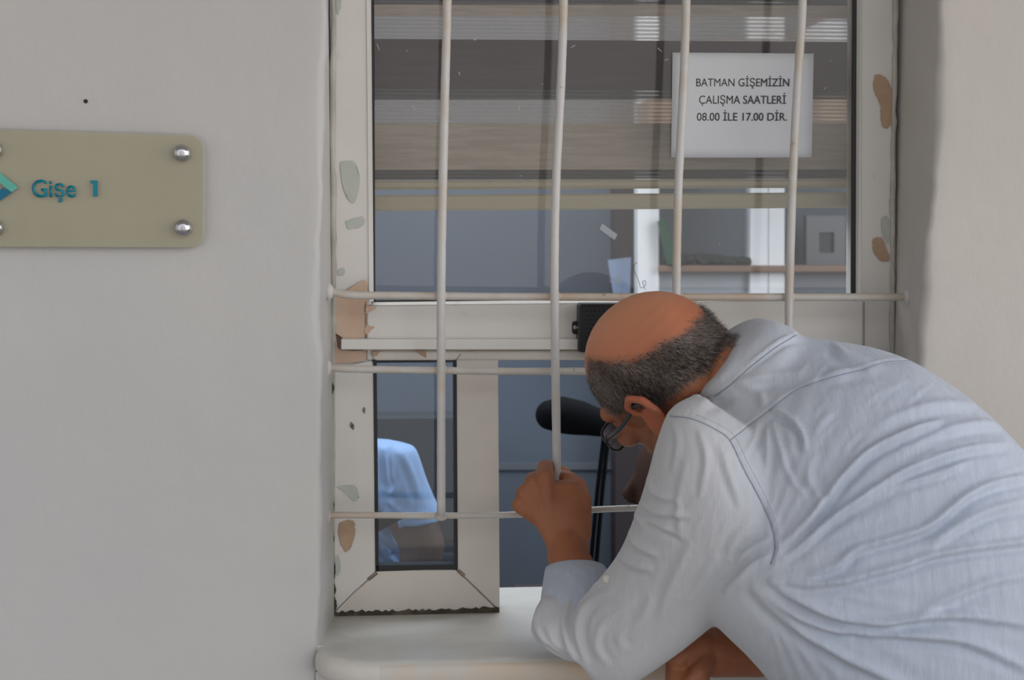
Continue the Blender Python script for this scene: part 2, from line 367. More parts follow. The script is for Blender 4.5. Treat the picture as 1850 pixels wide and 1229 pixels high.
# marble sill: one slab, bullnosed, rounded at its left end
def sill():
    yf, yb, th = -.232, .13, .034
    xl = P(569, 1165, YW).x; xr = XR+.03; out = []
    # outline in plan (x,y): from back left, along the reveal, round nose at left, front, right
    pl = [(XL-.06, yb), (XL-.06, YW+.004), (xl+.002, YW+.004)]
    rr = .075
    for k in range(13):
        a = math.pi/2*k/12; pl.append((xl+.1-.1*math.cos(a)**1.0, YW-.004-(abs(yf-YW)-.004)*math.sin(a)))
    pl += [(x, yf) for x in np.linspace(xl+.13, xr-.05, 24)] + [(xr, yf), (xr, YW-.001), (XR-.002, YW-.001), (XR-.002, yb)]
    return pl, th
pl, th = sill()
bm = bmesh.new(); prof = [(0, 0), (.0015, -.0006), (.006, -.003), (.0095, -.008), (.011, -.015), (.011, -.024), (.008, -.031), (.0, -.034)]
R = []
npl = len(pl)
for k, (d, dz) in enumerate(prof):
    ring = []
    for i, (x, y) in enumerate(pl):
        ox = oy = 0
        if 2 <= i <= npl-4:
            a = Vector(pl[max(i-1, 0)]); b = Vector(pl[min(i+1, npl-1)]); t = (b-a).normalized(); ox, oy = t.y, -t.x
            if i < 4: ox, oy = -1, 0
            if oy > 0: ox, oy = -ox, -oy
        dd = d-.011
        ring.append(bm.verts.new((x+ox*dd, y+oy*dd, ZS+dz)))
    R.append(ring)
top = bm.faces.new(R[0]); bm.faces.new(R[-1][::-1])
for k in range(len(R)-1):
    for i in range(npl): bm.faces.new([R[k][i], R[k][(i+1)%npl], R[k+1][(i+1)%npl], R[k+1][i]])
slab = tag(obj('window_sill', bm, m_marble), 'pale veined marble sill slab with a rounded front edge under the barred window', 'window sill')
slab.data.polygons.foreach_set('use_smooth', [True]*len(slab.data.polygons))
slab.modifiers.new('e', 'EDGE_SPLIT').split_angle = .9
slab.data.materials.append(m_edge)
for p in slab.data.polygons:
    if abs(p.normal.z) < .75 and p.center.y < YW-.02 and p.center.x > P(690,1200,-.2).x: p.material_index = 1

# ------------------------------------------------------------------ window (setting)
win = bpy.data.objects.new('window_1', None); COL.objects.link(win); win.location = (XL, 0, ZS); win['kind'] = 'structure'
def part(name, poly, Y, dy, mat, parent=win, bevel=.002): return obj(name, pprism(poly, Y, dy), mat, parent, bevel=bevel)
# upper fixed light
part('frame', [(600,-320),(664,-320),(664,0),(671,660),(684,1100),(600,1113)], 0, .06, m_pvc)       # left jamb
part('frame', [(1556,-320),(1620,-320),(1618,700),(1614,1100),(1552,1100),(1551,530)], 0, .06, m_pvc)  # right jamb
part('frame', [(600,-330),(1620,-330),(1620,-260),(600,-260)], .001, .06, m_pvc)
part('transom', [(662,552),(1560,540),(1560,640),(900,641),(662,652)], -.004, .06, m_pvc, bevel=.003)
# glazing beads (sloping toward the glass)
def bead(a, b, w, Y0, Y1, mat, off=(0,0)):
    """sloped strip from line a-b on face to the line shifted by off pixels, deeper"""
    bm = bmesh.new(); A = P(*a, Y0); B = P(*b, Y0); C = P(b[0]+off[0], b[1]+off[1], Y1); D = P(a[0]+off[0], a[1]+off[1], Y1)
    f = [A, B, C, D]; bk = [Vector((p.x, .045, p.z)) for p in f]
    v = [bm.verts.new(p) for p in f]; u = [bm.verts.new(p) for p in bk]
    bm.faces.new(v); bm.faces.new(u[::-1])
    for i in range(4): bm.faces.new([v[i], v[(i+1)%4], u[(i+1)%4], u[i]])
    return obj('glazing_bead', bm, mat, win)
bead((660,-260), (667,545), 0, -.002, .010, m_pvc, (9,0)); bead((1558,-260), (1555,542), 0, -.002, .010, m_pvc, (-10,0))
bead((668,552), (1556,542), 0, -.005, .008, m_pvc, (0,-6))
def strip(poly, Y, dy=.004, mat=m_gasket): return obj('gasket', pprism(poly, Y, dy), mat, win)
strip([(669,-260),(675,-260),(678,546),(672,548)], .009); strip([(1542,-260),(1550,-260),(1547,540),(1538,540)], .009)
strip([(672,543),(1550,534),(1550,540),(672,549)], .009)
obj('pane', pprism([(664,-270),(1556,-270),(1552,545),(668,555)], .018, .004), m_glass, win)
# ledge track above the hatch and the lip below it
part('sliding_track', [(616,613),(1048,613),(1048,632),(616,632)], -.022, .03, m_pvc, bevel=.0015)
part('track_lip', [(668,634),(1600,632),(1600,650),(676,652)], -.0085, .03, m_sash, bevel=.003)
# hatch: fixed left sash
part('sash_stile', [(676,640),(681,1030),(616,1104),(604,1108),(604,665),(672,652)], -.006, .03, m_pvc, bevel=.0015)
part('sash_stile', [(822,652),(832,638),(895,638),(900,645),(903,1106),(825,1030)], -.006, .045, m_sash, bevel=.002)
part('sash_rail', [(681,1030),(825,1030),(903,1106),(604,1112)], -.0065, .045, m_sash, bevel=.0015)
strip([(672,650),(825,648),(825,654),(672,656)], -.0060, .02); strip([(674,650),(680,650),(684,1032),(678,1034)], -.0075, .02)
strip([(819,650),(825,650),(827,1030),(821,1030)], -.0075, .02); strip([(679,1022),(826,1020),(826,1028),(680,1033)], -.0075, .02)
obj('pane', pprism([(674,650),(826,650),(828,1032),(676,1034)], .006, .004), m_glass2, win)
# hatch: right part of the frame
part('sash_stile', [(1420,645),(1490,645),(1485,1108),(1415,1108)], .004, .05, m_sash)
obj('pane', pprism([(1488,645),(1556,645),(1553,1108),(1484,1108)], .02, .004), m_glass2, win)
# grime under the sash, mitre lines, corner clips
def ragged(a, b, h0, h1, Y, n=50, dy=.004, name='grime_line', mat=None, parent=win):
    top, bot = [], []
    for i in range(n+1):
        t = i/n; x = a[0]+(b[0]-a[0])*t; y = a[1]+(b[1]-a[1])*t
        top.append((x, y-h0*random.uniform(.45, 1.25))); bot.append((x, y+h1*random.uniform(.8, 1.2)))
    bm = bmesh.new()
    A = [P(x, y, Y) for x, y in top]; B = [P(x, y, Y) for x, y in bot]
    for i in range(n):
        q = [A[i], A[i+1], B[i+1], B[i]]; v = [bm.verts.new(p) for p in q]; u = [bm.verts.new((p.x, p.y+dy, p.z)) for p in q]
        bm.faces.new(v); bm.faces.new(u[::-1])
        for k in range(4): bm.faces.new([v[k], v[(k+1)%4], u[(k+1)%4], u[k]])
    return obj(name, bm, mat or m_grime, parent)
ragged((600,1112), (902,1104), 7, 4, -.0085)
def line(pts, Y, r, name, mat, parent=win):
    bm = bmesh.new(); tube(bm, [P(x, y, Y) for x, y in pts], r, 6); return obj(name, bm, mat, parent, smooth=True)
m_mitre = plain('mitre', (.22,.17,.13), .7)
line([(682,1035),(663,1050),(640,1070),(608,1103)], -.0068, .0006, 'mitre_line', m_mitre)
line([(826,1032),(846,1050),(902,1104)], -.0068, .0006, 'mitre_line', m_mitre)
line([(674,548),(664,556),(660,560),(660,612)], -.0045, .0005, 'mitre_line', m_mitre)
line([(822,652),(833,640)], -.0085, .0006, 'mitre_line', m_mitre); line([(1561,546),(1561,645)], -.0045, .0006, 'mitre_line', m_mitre)
for a in ([(679,1034),(664,1046),(667,1049),(682,1037)], [(825,1031),(836,1042),(840,1039),(829,1030)]):
    line(a, -.0072, .0009, 'corner_clip', m_mitre)
# caulk where frame meets plaster
def caulk(xs, Y, r):
    bm = bmesh.new(); pts = catmull([P(x, y, Y) for x, y in xs], 10)
    tube(bm, [p+Vector((random.uniform(-.0007,.0007), 0, 0)) for p in pts], [r*random.uniform(.75,1.3) for _ in pts], 8); return obj('caulk', bm, m_caulk, win, smooth=True)
caulk([(601,-320),(602,0),(601,300),(603,540),(602,660),(601,900),(600,1110)], -.003, .0042)
caulk([(1617,-320),(1618,0),(1615,200),(1613,400),(1612,600),(1610,1100)], -.002, .0036)
def patch(pts, Y, mat, name='paint_patch', jit=2.2, dy=.0012, parent=win):
    c = catmull([(x, y, 0) for x, y in pts+pts[:1]], 7)[:-1]
    q = [(p.x+random.uniform(-jit, jit)*.5, p.y+random.uniform(-jit, jit)*.5) for p in c]
    bm = bmesh.new(); a = [bm.verts.new(P(x, y, Y)) for x, y in q]
    f = bm.faces.new(a); bmesh.ops.triangulate(bm, faces=[f])
    return obj(name, bm, mat, parent)
for a, b, c in ((1010,1050,4),(1048,1080,5),(1075,1112,7),(960,985,2.5),(900,925,2.5),(690,712,2)):
    patch([(601,a),(601+c*.6,a+6),(602+c,(a+b)/2),(601+c*.7,b-4),(600,b),(597,(a+b)/2)], -.0088, m_grime, 'grime_line', 1.6)
patch([(606,590),(598,545),(610,535),(640,515),(655,507),(664,512),(664,540),(658,556),(662,600),(655,612),(616,612),(606,616)], -.0042, m_peach)
patch([(598,600),(612,608),(612,632),(655,634),(662,640),(655,652),(600,655),(595,640)], -.0050, m_peach)
patch([(662,552),(680,555),(672,562),(660,566)], -.0050, m_peach); patch([(660,588),(676,590),(670,598),(660,604)], -.0050, m_peach)
patch([(613,945),(630,940),(641,945),(640,970),(632,992),(622,996),(612,970)], -.0072, m_tan)
patch([(1582,134),(1600,140),(1612,170),(1612,215),(1602,232),(1592,222),(1590,190),(1578,160)], -.0012, m_tan)
patch([(1576,432),(1592,430),(1604,455),(1606,470),(1592,472),(1578,455)], -.0012, m_tan)
patch([(614,292),(640,294),(650,330),(640,365),(630,362),(618,330)], -.0012, m_green); patch([(624,400),(655,392),(655,408),(630,414)], -.0012, m_green)
patch([(609,880),(640,878),(648,896),(640,906),(622,890)], -.0072, m_green); patch([(606,1010),(612,1004),(616,1030),(606,1040)], -.0072, m_green)
patch([(606,0),(614,-20),(616,10),(610,26)], -.0012, m_green); patch([(610,488),(620,484),(622,494),(612,498)], -.0012, m_green)
patch([(1592,395),(1604,392),(1612,420),(1604,440),(1594,420)], -.0012, m_green); patch([(1606,360),(1616,352),(1616,380),(1608,388)], -.0012, m_green)
patch([(672,636),(684,634),(682,642),(674,644)], -.0092, m_tan); patch([(748,633),(766,634),(770,646),(762,643)], -.0092, m_tan)
for x, y in ((657,735),(634,762),(637,765)): patch([(x,y),(x+3,y+4),(x+2,y+12),(x-2,y+8)], -.0072, m_mitre, 'paint_chip', .6)

# ------------------------------------------------------------------ security grille
gr = thing('security_grille', 'off-white painted iron bar grille welded across the ticket window', 'window grille', P(1000, 932, YB))
def bar(pts, r, Y, mat=m_bar):
    bm = bmesh.new(); c = catmull([P(x, y, Y) for x, y in pts], 10)
    tube(bm, c, [r*random.uniform(.97, 1.04) for _ in c], 14); return obj('bar', bm, mat, gr, smooth=True)
RB = .0060
YV = YB-.009
b1 = bar([(812,-318),(808,0),(803,200),(799,380),(797,530),(797,700),(797,932)], RB, YV)
b2 = bar([(1022,-318),(1018,0),(1014,140),(1005,320),(1002,450),(1002,560),(1004,700),(1006,840),(1006,930)], RB, YV)
b3 = bar([(1247,-318),(1240,0),(1235,150),(1226,330),(1222,520),(1222,700),(1222,925)], RB, YV)
b4 = bar([(1460,-318),(1450,0),(1441,150),(1432,330),(1426,530),(1424,660),(1420,925)], RB, YV)
h1 = bar([(588,524),(630,533),(700,534),(900,536),(1200,537),(1450,537),(1560,537),(1648,537)], .0055, YB, m_barh)
h2 = bar([(584,664),(640,667),(750,669),(900,671),(1075,671),(1350,671),(1648,668)], .0052, YB, m_barh)
h3 = bar([(580,931),(640,931),(800,932),(930,930),(1060,922),(1160,918),(1400,915),(1648,912)], .0045, YB, m_barh)
for (x, y) in ((797,535),(1002,536),(1222,537),(1426,537),(797,669),(1003,671),(797,932),(1222,671),(1422,671),(1006,928)):
    bm = bmesh.new(); ell(bm, P(x, y, YB-.004), [(.0098,0,0),(0,.007,0),(0,0,.0078)], 12, 8); obj('weld', bm, m_barh, gr, smooth=True)
for (x, y) in ((593,527),(590,665),(588,931),(1641,537)):
    bm = bmesh.new(); ell(bm, P(x, y, YB), [(.008,0,0),(0,.010,0),(0,0,.012)], 12, 8); obj('anchor', bm, m_bar, gr, smooth=True)

# ------------------------------------------------------------------ text helper
def text(s, x0, x1, ytop, ybase, Y, mat, name, parent, off=0.0, depth=.0006, space=1.0, align=None):
    cu = bpy.data.curves.new('t', 'FONT'); cu.body = s; cu.size = 1; cu.offset = off; cu.space_character = space; cu.resolution_u = 6
    o = bpy.data.objects.new('t', cu); COL.objects.link(o); bpy.context.view_layer.update()
    dg = bpy.context.evaluated_depsgraph_get(); me = bpy.data.meshes.new_from_object(o.evaluated_get(dg)); bpy.data.objects.remove(o)
    co = verts(me); xmin, xmax = co[:,0].min(), co[:,0].max()
    cu2 = bpy.data.curves.new('t', 'FONT'); cu2.body = 'E'; cu2.size = 1; cu2.offset = off; o2 = bpy.data.objects.new('t', cu2); COL.objects.link(o2); bpy.context.view_layer.update()
    dg = bpy.context.evaluated_depsgraph_get(); m2 = bpy.data.meshes.new_from_object(o2.evaluated_get(dg)); cap = verts(m2)[:,1].max(); bpy.data.objects.remove(o2)
    A = P(x0, ybase, Y); B = P(x1, ybase, Y); T = P((x0+x1)/2, ytop, Y); Bm = P((x0+x1)/2, ybase, Y)
    out = np.zeros_like(co); t = (co[:,0]-xmin)/(xmax-xmin)
    out[:,0] = A.x+(B.x-A.x)*t; out[:,2] = A.z+(B.z-A.z)*t+(T.z-Bm.z)*co[:,1]/cap; out[:,1] = Y
    setv(me, out); bm = bmesh.new(); bm.from_mesh(me)
    ex = bmesh.ops.extrude_face_region(bm, geom=bm.faces[:]); bmesh.ops.translate(bm, verts=[v for v in ex['geom'] if isinstance(v, bmesh.types.BMVert)], vec=(0, depth, 0))
    return obj(name, bm, mat, parent)

# ------------------------------------------------------------------ paper notice on the glass
nt = thing('paper_notice', 'white paper notice with opening hours stuck on the upper window glass', 'notice', P(1340, 285, .016))
bm = bmesh.new(); N = 10; g = []
for j in range(N+1):
    row = []
    for i in range(N+1):
        u, v = i/N, j/N; x = 1215*(1-u)*(1-v)+1470*u*(1-v)+1466*u*v+1212*(1-u)*v; y = 95*(1-u)*(1-v)+97*u*(1-v)+285*v
        p = P(x, y, .0165); p.y -= .0012*math.sin(3*u+2*v)**2; row.append(bm.verts.new(p))
    g.append(row)
for j in range(N):
    for i in range(N): bm.faces.new([g[j][i], g[j][i+1], g[j+1][i+1], g[j+1][i]])
sh = obj('sheet', bm, m_paper, nt, smooth=True); sm = sh.modifiers.new('s', 'SOLIDIFY'); sm.thickness = .0003
text('BATMAN GİŞEMİZİN', 1258, 1426, 142, 156, .0148, m_ink, 'printed_line', nt, depth=.0004)
text('ÇALIŞMA SAATLERİ', 1263, 1420, 173, 187.5, .0148, m_ink, 'printed_line', nt, depth=.0004)
text('08.00 İLE 17.00 DİR.', 1259, 1422, 204, 218, .0148, m_ink, 'printed_line', nt, depth=.0004)

# ------------------------------------------------------------------ wall sign
YS = YW-.016
sg = thing('wall_sign', 'cream acrylic ticket office sign with teal lettering on the left wall', 'sign', P(160, 340, YW))
def rrect(x0, y0l, y0r, x1, y1l, y1r, r):
    out = []
    for cx, cy, a0 in ((x1-r, y0r+r, -90), (x1-r, y1r-r, 0), (x0+r, y1l-r, 90), (x0+r, y0l+r, 180)):
        for k in range(7): a = math.radians(a0+15*k); out.append((cx+r*math.cos(a), cy+r*math.sin(a)))
    return out
obj('back_plate', pprism(rrect(-46, 234, 245, 368, 446, 447, 27), YS+.004, .004), m_plate, sg, bevel=.0006)
obj('front_glass', pprism(rrect(-48, 232, 242, 371, 447, 449, 29), YS-.003, .004), m_signglass, sg, bevel=.0008)
text('Gişe', 58, 137.5, 325, 356, YS-.0042, m_teal, 'lettering', sg, off=.014, depth=.0008)
# the numeral 1 with a plain flag
obj('lettering', pprism([(163,331),(163,326),(176,326),(176,355.5),(168,355.5),(168,333)], YS-.0042, .0011), m_teal, sg)
for s in (1, -1):
    f = lambda pts: [(-2+s*(x+2), y) for x, y in pts]
    obj('emblem', pprism(f([(-2,311),(32.5,338.5),(21,347.5),(-2,329)]), YS-.0042, .0011), m_mint, sg)
    obj('emblem', pprism(f([(-2,345),(5,339),(21,347.5),(-2,364)]), YS-.0044, .0011), m_lteal, sg)
for x, y in ((329,277),(331,412),(-12,271),(-10,412)):
    c = P(x, y, YS-.003); bm = bmesh.new()
    tube(bm, [c+Vector((0,.019,0)), c+Vector((0,-.002,0))], .0066, 20); so = obj('standoff', bm, m_chrome, sg, smooth=False)
    bm = bmesh.new(); pr = [(.0106,.0),(.0109,-.003),(.0102,-.0058),(.0080,-.0082),(.0045,-.0096),(.0005,-.010)]
    tube(bm, [c+Vector((0,d,0)) for _, d in pr], [r for r, _ in pr], 24); obj('cap', bm, m_chrome, so, smooth=True)
bm = bmesh.new(); c = P(155, 183, YW); tube(bm, [c+Vector((0,.01,0)), c+Vector((0,-.0008,0))], .0027, 12)  # black disc stands for the dark inside of a nail hole
tag(obj('nail_hole', bm, m_black), 'tiny dark disc standing for a nail hole in the left wall above the sign', 'nail hole')

# ------------------------------------------------------------------ intercom speaker on the transom
sp = thing('intercom_speaker', 'small black intercom speaker box screwed to the white window transom', 'intercom speaker', P(1085, 637, -.006))
obj('housing', pprism([(1047,553),(1051,549),(1140,549),(1144,553),(1144,634),(1140,637),(1049,637),(1045,634)], -.036, .032), m_black, sp, bevel=.002, seg=3)
obj('mounting_tab', pprism([(1034,584),(1037,581),(1048,581),(1048,604),(1037,604),(1034,601)], -.010, .006), m_black, sp, bevel=.001)
bm = bmesh.new(); c = P(1040, 592, -.0105); tube(bm, [c+Vector((0,.003,0)), c, c+Vector((0,-.0015,0))], [.0034,.0034,.0018], 12); obj('screw', bm, m_chrome, sp)
m_hole = plain('grille_hole', (.002,.002,.002), .9)
bm = bmesh.new()
for j in range(8):
    for i in range(11):
        c = P(1060+i*7.5+(j%2)*3.5, 562+j*8, -.0362); tube(bm, [c+Vector((0,.001,0)), c+Vector((0,-.00015,0))], .0012, 6)
obj('grille_holes', bm, m_hole, sp)['kind'] = 'stuff'

# ------------------------------------------------------------------ roller blind behind the glass
YBL = .075
bl = thing('roller_blind', 'striped day and night roller blind half lowered behind the upper glass', 'roller blind', P(1100, 382, YBL))
def band(name, y0l, y1l, y0r, y1r, mat, Y=YBL, th=.0012):
    return obj(name, pprism([(640,y0l),(1580,y0r),(1580,y1r),(640,y1l)], Y, th), mat, bl)
for k in range(2):
    band('fabric_band', -200+k*100, -150+k*100, -190+k*100, -140+k*100, m_fab1); band('sheer_band', -150+k*100, -100+k*100, -140+k*100, -90+k*100, m_sheer)
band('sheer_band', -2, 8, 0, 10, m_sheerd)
band('fabric_band', 6, 28, 10, 31, m_fab1); band('sheer_band', 28, 70, 31, 76, m_sheer)
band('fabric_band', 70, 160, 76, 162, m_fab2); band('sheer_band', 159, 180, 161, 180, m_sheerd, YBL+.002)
band('sheer_band', 180, 223, 180, 223, m_sheer); band('fabric_band', 222, 307, 223, 306, m_fab1)
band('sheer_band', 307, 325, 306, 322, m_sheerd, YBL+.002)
b = band('bottom_tube', 326, 343, 322, 339, m_rail, YBL-.006, .012); b.modifiers.new('b', 'BEVEL').width = .004
b = band('bottom_rail', 353, 382, 347, 375, m_rail, YBL-.010, .016); b.modifiers.new('b', 'BEVEL').width = .003

# ------------------------------------------------------------------ office interior
YI = 1.75
obj('trim_1', pprism([(1112,-200),(1152,-200),(1152,1500),(1112,1500)], YI+.15, .09), m_dark, struct=True)
w2 = bpy.data.objects.new('window_2', None); COL.objects.link(w2); w2.location = P(1290, 540, YI); w2['kind'] = 'structure'
for x0, x1 in ((1152,1191),(1355,1388),(1389,1418)): obj('frame', pprism([(x0,-150),(x1,-150),(x1,640),(x0,640)], YI, .06), m_white, w2, bevel=.003)
obj('frame', pprism([(1191,491),(1355,491),(1355,640),(1191,640)], YI+.02, .03), plain('panel', (.42,.44,.47), .5), w2)
obj('frame', pprism([(1418,491),(1600,491),(1600,640),(1418,640)], YI+.02, .03), plain('panel_grey', (.20,.21,.23), .5), w2)
obj('ledge', pprism([(1191,480),(1600,480),(1600,492),(1191,492)], YI-.02, .08), m_wood, w2, bevel=.003)
obj('pane', pprism([(1191,-150),(1355,-150),(1355,482),(1191,482)], YI+.03, .004), m_glass2, w2)
w3 = bpy.data.objects.new('window_3', None); COL.objects.link(w3); w3.location = P(1490, 640, YI+.1); w3['kind'] = 'structure'
m_pale = plain('pale_frame', (.17,.175,.185), .5)
obj('frame', pprism([(1457,390),(1527,390),(1527,420),(1457,420)], YI+.1, .03), m_pale, w3); obj('frame', pprism([(1457,420),(1480,420),(1480,480),(1457,480)], YI+.1, .03), m_pale, w3)
obj('frame', pprism([(1507,420),(1527,420),(1527,480),(1507,480)], YI+.1, .03), m_pale, w3); obj('frame', pprism([(1480,457),(1507,457),(1507,480),(1480,480)], YI+.1, .03), m_pale, w3)
obj('pane', pprism([(1480,420),(1507,420),(1507,457),(1480,457)], YI+.11, .01), m_navy, w3)
# wall rail behind the hatch
obj('baseboard_back', pprism([(700,838),(1400,836),(1400,848),(700,850)], 1.994, .006), plain('dado', (.12,.13,.15), .6), struct=True)
def plants():
    bm = bmesh.new()
    for k in range(150):
        x = random.uniform(1200, 1352); t = abs(x-1235)/120; hgt = random.uniform(4, 30-18*min(t,1)); c = P(x, 478-hgt*.5, YI+random.uniform(-.015,.02))
        ell(bm, c, [(random.uniform(.006,.014),0,.004),(0,.008,0),(-.004,0,random.uniform(.006,.014))], 7, 5)
    return bm
tag(obj('potted_plants', plants(), m_leaf, smooth=True), 'dark low foliage along the inner wooden ledge', 'plants', kind='stuff')
tag(obj('folder', pprism([(1190,400),(1199,396),(1232,476),(1206,478)], YI-.03, .02), m_folder), 'dark green folder leaning against the inner white window post', 'folder')
tag(obj('paper_sheet', pprism([(1098,470),(1140,465),(1138,560),(1112,560)], YI+.05, .002), m_bluep), 'pale blue paper sheet hanging by the dark inner door jamb', 'paper')
obc = thing('cardboard_box', 'orange-brown cardboard box seen through the blind beside the notice', 'box', P(1200, 222, YI))
obj('carton', pprism([(1172,178),(1245,176),(1245,224),(1172,224)], YI-.2, .18), plain('carton', (.50,.31,.17), .7), obc, bevel=.003)
obc2 = thing('cardboard_box', 'orange-brown cardboard box seen through the blind at its right edge', 'box', P(1510, 222, YI))
obj('carton', pprism([(1484,170),(1536,170),(1536,222),(1484,222)], YI-.2, .18), plain('carton_b', (.50,.31,.17), .7), obc2, bevel=.003)
obc3 = thing('storage_box', 'white storage box with dark red lid high behind the blind', 'box', P(1515, 74, YI))
obj('body', pprism([(1490,33),(1540,33),(1540,78),(1490,78)], YI-.2, .18), m_white, obc3, bevel=.003)
obj('lid', pprism([(1488,22),(1530,22),(1530,33),(1488,33)], YI-.205, .19), plain('lid_red', (.12,.02,.03), .5), obc3)
# shelf carrying the boxes
shf = thing('wall_shelf', 'dark shelf with boxes behind the blind', 'shelf', P(1350, 224, YI))
obj('board', pprism([(1165,224),(1560,222),(1560,231),(1165,233)], YI-.22, .46), m_wood, shf)
obj('board', pprism([(1300,70),(1560,78),(1560,86),(1300,80)], YI-.22, .46), m_wood, shf)
obj('upright', pprism([(1540,0),(1556,0),(1556,232),(1540,232)], YI-.22, .46), m_dark, shf)
# dark cabinet behind the clerk
cb = thing('filing_cabinet', 'dark filing cabinet behind the clerk in the left hatch pane', 'filing cabinet', P(760, 1500, 1.3))
p0 = P(640, 797, 1.3); p1 = P(858, 797, 1.3)
obj('body', boxm((p0.x, 1.3, 0), (p1.x, 1.8, p0.z)), m_navy, cb, bevel=.004)
for k in range(3): obj('drawer', boxm((p0.x+.01, 1.29, .12+k*.33), (p1.x-.01, 1.305, .42+k*.33)), m_navy, cb, bevel=.004)

# desk lamp seen through the hatch
dl = thing('desk_lamp', 'black desk lamp with a long rounded head behind the hatch opening', 'desk lamp', P(1060, 1300, .75))
bm = bmesh.new(); Yd = .75
hd = [(986,752,.016),(994,750,.031),(1015,750,.038),(1045,755,.036),(1075,762,.030),(1100,770,.024),(1130,778,.018)]
m_matte = plain('matte_black', (.008,.008,.009), .9, 0, .1)
chain(bm, [P(x, y, Yd) for x, y, _ in hd], [r for *_, r in hd]); 
me = fuse(bm, .005, 4); obj('lamp_head', me, m_matte, dl)
for x0, x1 in ((1092,1068),(1100,1078)):
    bm = bmesh.new(); tube(bm, [P(x0, 782, Yd), P((x0+x1)/2, 880, Yd), P(x1, 1010, Yd), P(x1-4, 1120, Yd)], .0045, 8); obj('arm', bm, m_matte, dl, smooth=True)
bm = bmesh.new(); c = P(1070, 1120, Yd); tube(bm, [c, c+Vector((0,0,-.03))], [.07,.08], 24); obj('base', bm, m_black, dl)
zt = c.z-.03
tb = thing('office_desk', 'dark office desk just inside the hatch below the sill', 'desk', (c.x, .75, 0))
obj('top', boxm((.25, .62, zt-.03), (1.2, 1.15, zt)), m_dark, tb, bevel=.003)
for x in (.28, 1.1):
    for y in (.66, 1.05): obj('leg', boxm((x, y, 0), (x+.05, y+.05, zt-.03)), m_dark, tb)

# ------------------------------------------------------------------ the man at the window
man = thing('person', 'balding man in pale blue linen shirt bending to the ticket hatch, gripping a bar', 'person', (P(1800,1280,-.44).x, -.44, 0))
HC = P(1192, 668, -.27)
BK = -FW
def cv(x, y, z): return (RT*x+UP*y+BK*z)
hu = cv(-.60, .66, .02).normalized(); hf = cv(-.47, -.48, -.73); hf = (hf-hu*hf.dot(hu)).normalized(); hl = hu.cross(hf).normalized()
def HL(l, f, u): return HC + hl*l + hf*f + hu*u
def hell(bm, c, r, seg=24): ell(bm, HL(*c), [hl*r[0], hf*r[1], hu*r[2]], seg, 16)
bm = bmesh.new()
hell(bm, (0,-.004,.018), (.076,.096,.082), 40); hell(bm, (0,-.035,-.005), (.068,.062,.07), 30)
hell(bm, (0,.03,.0), (.066,.066,.065)); hell(bm, (0,.040,-.055), (.056,.052,.062)); hell(bm, (0,.068,-.098), (.028,.028,.022))
for s in (1,-1):
    chain(bm, [HL(s*.045,.015,-.06), HL(s*.04,.05,-.088), HL(s*.012,.078,-.102)], [.024,.02,.017])     # jaw
    hell(bm, (s*.046,.068,-.036), (.022,.018,.018)); chain(bm, [HL(s*.014,.090,.004), HL(s*.05,.070,.0)], [.012,.012])
    hell(bm, (s*.030,.082,-.018), (.014,.010,.010))                                                     # eye
    # ear: concha, rim, lobe
    hell(bm, (s*.078,-.012,-.040), (.006,.017,.027)); rim = [(a+.002, b*1.2-.002, c*1.25-.018) for a, b, c in [(.078,.004,.002),(.084,.002,.014),(.089,-.012,.020),(.092,-.027,.012),(.092,-.032,-.005),(.088,-.026,-.025),(.082,-.014,-.040),(.078,-.004,-.044)]]
    chain(bm, [HL(s*a,b,c) for a,b,c in rim], [.0046,.005,.0054,.0056,.0056,.0056,.0066,.007], 10)
chain(bm, [HL(0,.096,-.004), HL(0,.108,-.028), HL(0,.116,-.044)], [.009,.011,.013]); 
for s in (1,-1): ball(bm, HL(s*.013,.105,-.048), .009)
chain(bm, [HL(-.022,.088,-.071), HL(0,.096,-.069), HL(.022,.088,-.071)], [.006,.008,.006]); chain(bm, [HL(-.018,.088,-.080), HL(0,.095,-.081), HL(.018,.088,-.080)], [.006,.009,.006])
NB = P(1345, 690, -.33)                      # base of the neck
chain(bm, [HL(0,-.030,-.035), HL(0,-.036,-.075), NB], [.056,.050,.046], 24); chain(bm, [HL(0,.0,-.06), NB+Vector((-.03,.02,-.04))], [.045,.04], 20)
HIPC = P(1790, 1250, -.43)
SL = P(1300, 815, -.43); SR = P(1520, 730, -.20)
chain(bm, [NB, P(1500,850,-.35), P(1650,1030,-.39), HIPC], [.06,.10,.10,.10], 20); chain(bm, [SL, NB+Vector((.03,0,-.05)), SR], [.030,.045,.040])
# left arm, hand round the bar
ELB = P(1068, 1172, -.285); WR = P(1024, 992, -.150)
chain(bm, [SL, P(1190,1000,-.38), ELB], [.034,.038,.034]); chain(bm, [ELB, ELB.lerp(WR,.45), ELB.lerp(WR,.8), WR], [.036,.038,.031,.0265], 20)
def pt(x, y, Y): return P(x, y, Y)
YH = YV
loft(bm, [psec(988,1010,1066,1003,-.155,.021), psec(986,985,1064,978,-.145,.020), psec(968,952,1062,945,-.133,.021), psec(948,925,1061,915,-.124,.021), psec(944,900,1056,890,-.115,.020), psec(965,875,1040,868,-.108,.016)], 28, 5, 2.6)
fing = [  # mcp, pip (beside the bar), mid behind the bar, tip on the right side
 [(986,862,-.117,.0125),(984,845,-.085,.0115),(1000,846,-.052,.0098),(1022,856,-.058,.0088)],
 [(963,874,-.118,.0125),(963,866,-.082,.0112),(990,872,-.049,.0098),(1020,878,-.056,.0088)],
 [(947,892,-.117,.0120),(949,888,-.082,.0108),(982,896,-.049,.0094),(1017,900,-.056,.0084)],
 [(938,913,-.116,.0110),(941,910,-.085,.0098),(975,919,-.052,.0085),(1008,921,-.058,.0076)]]
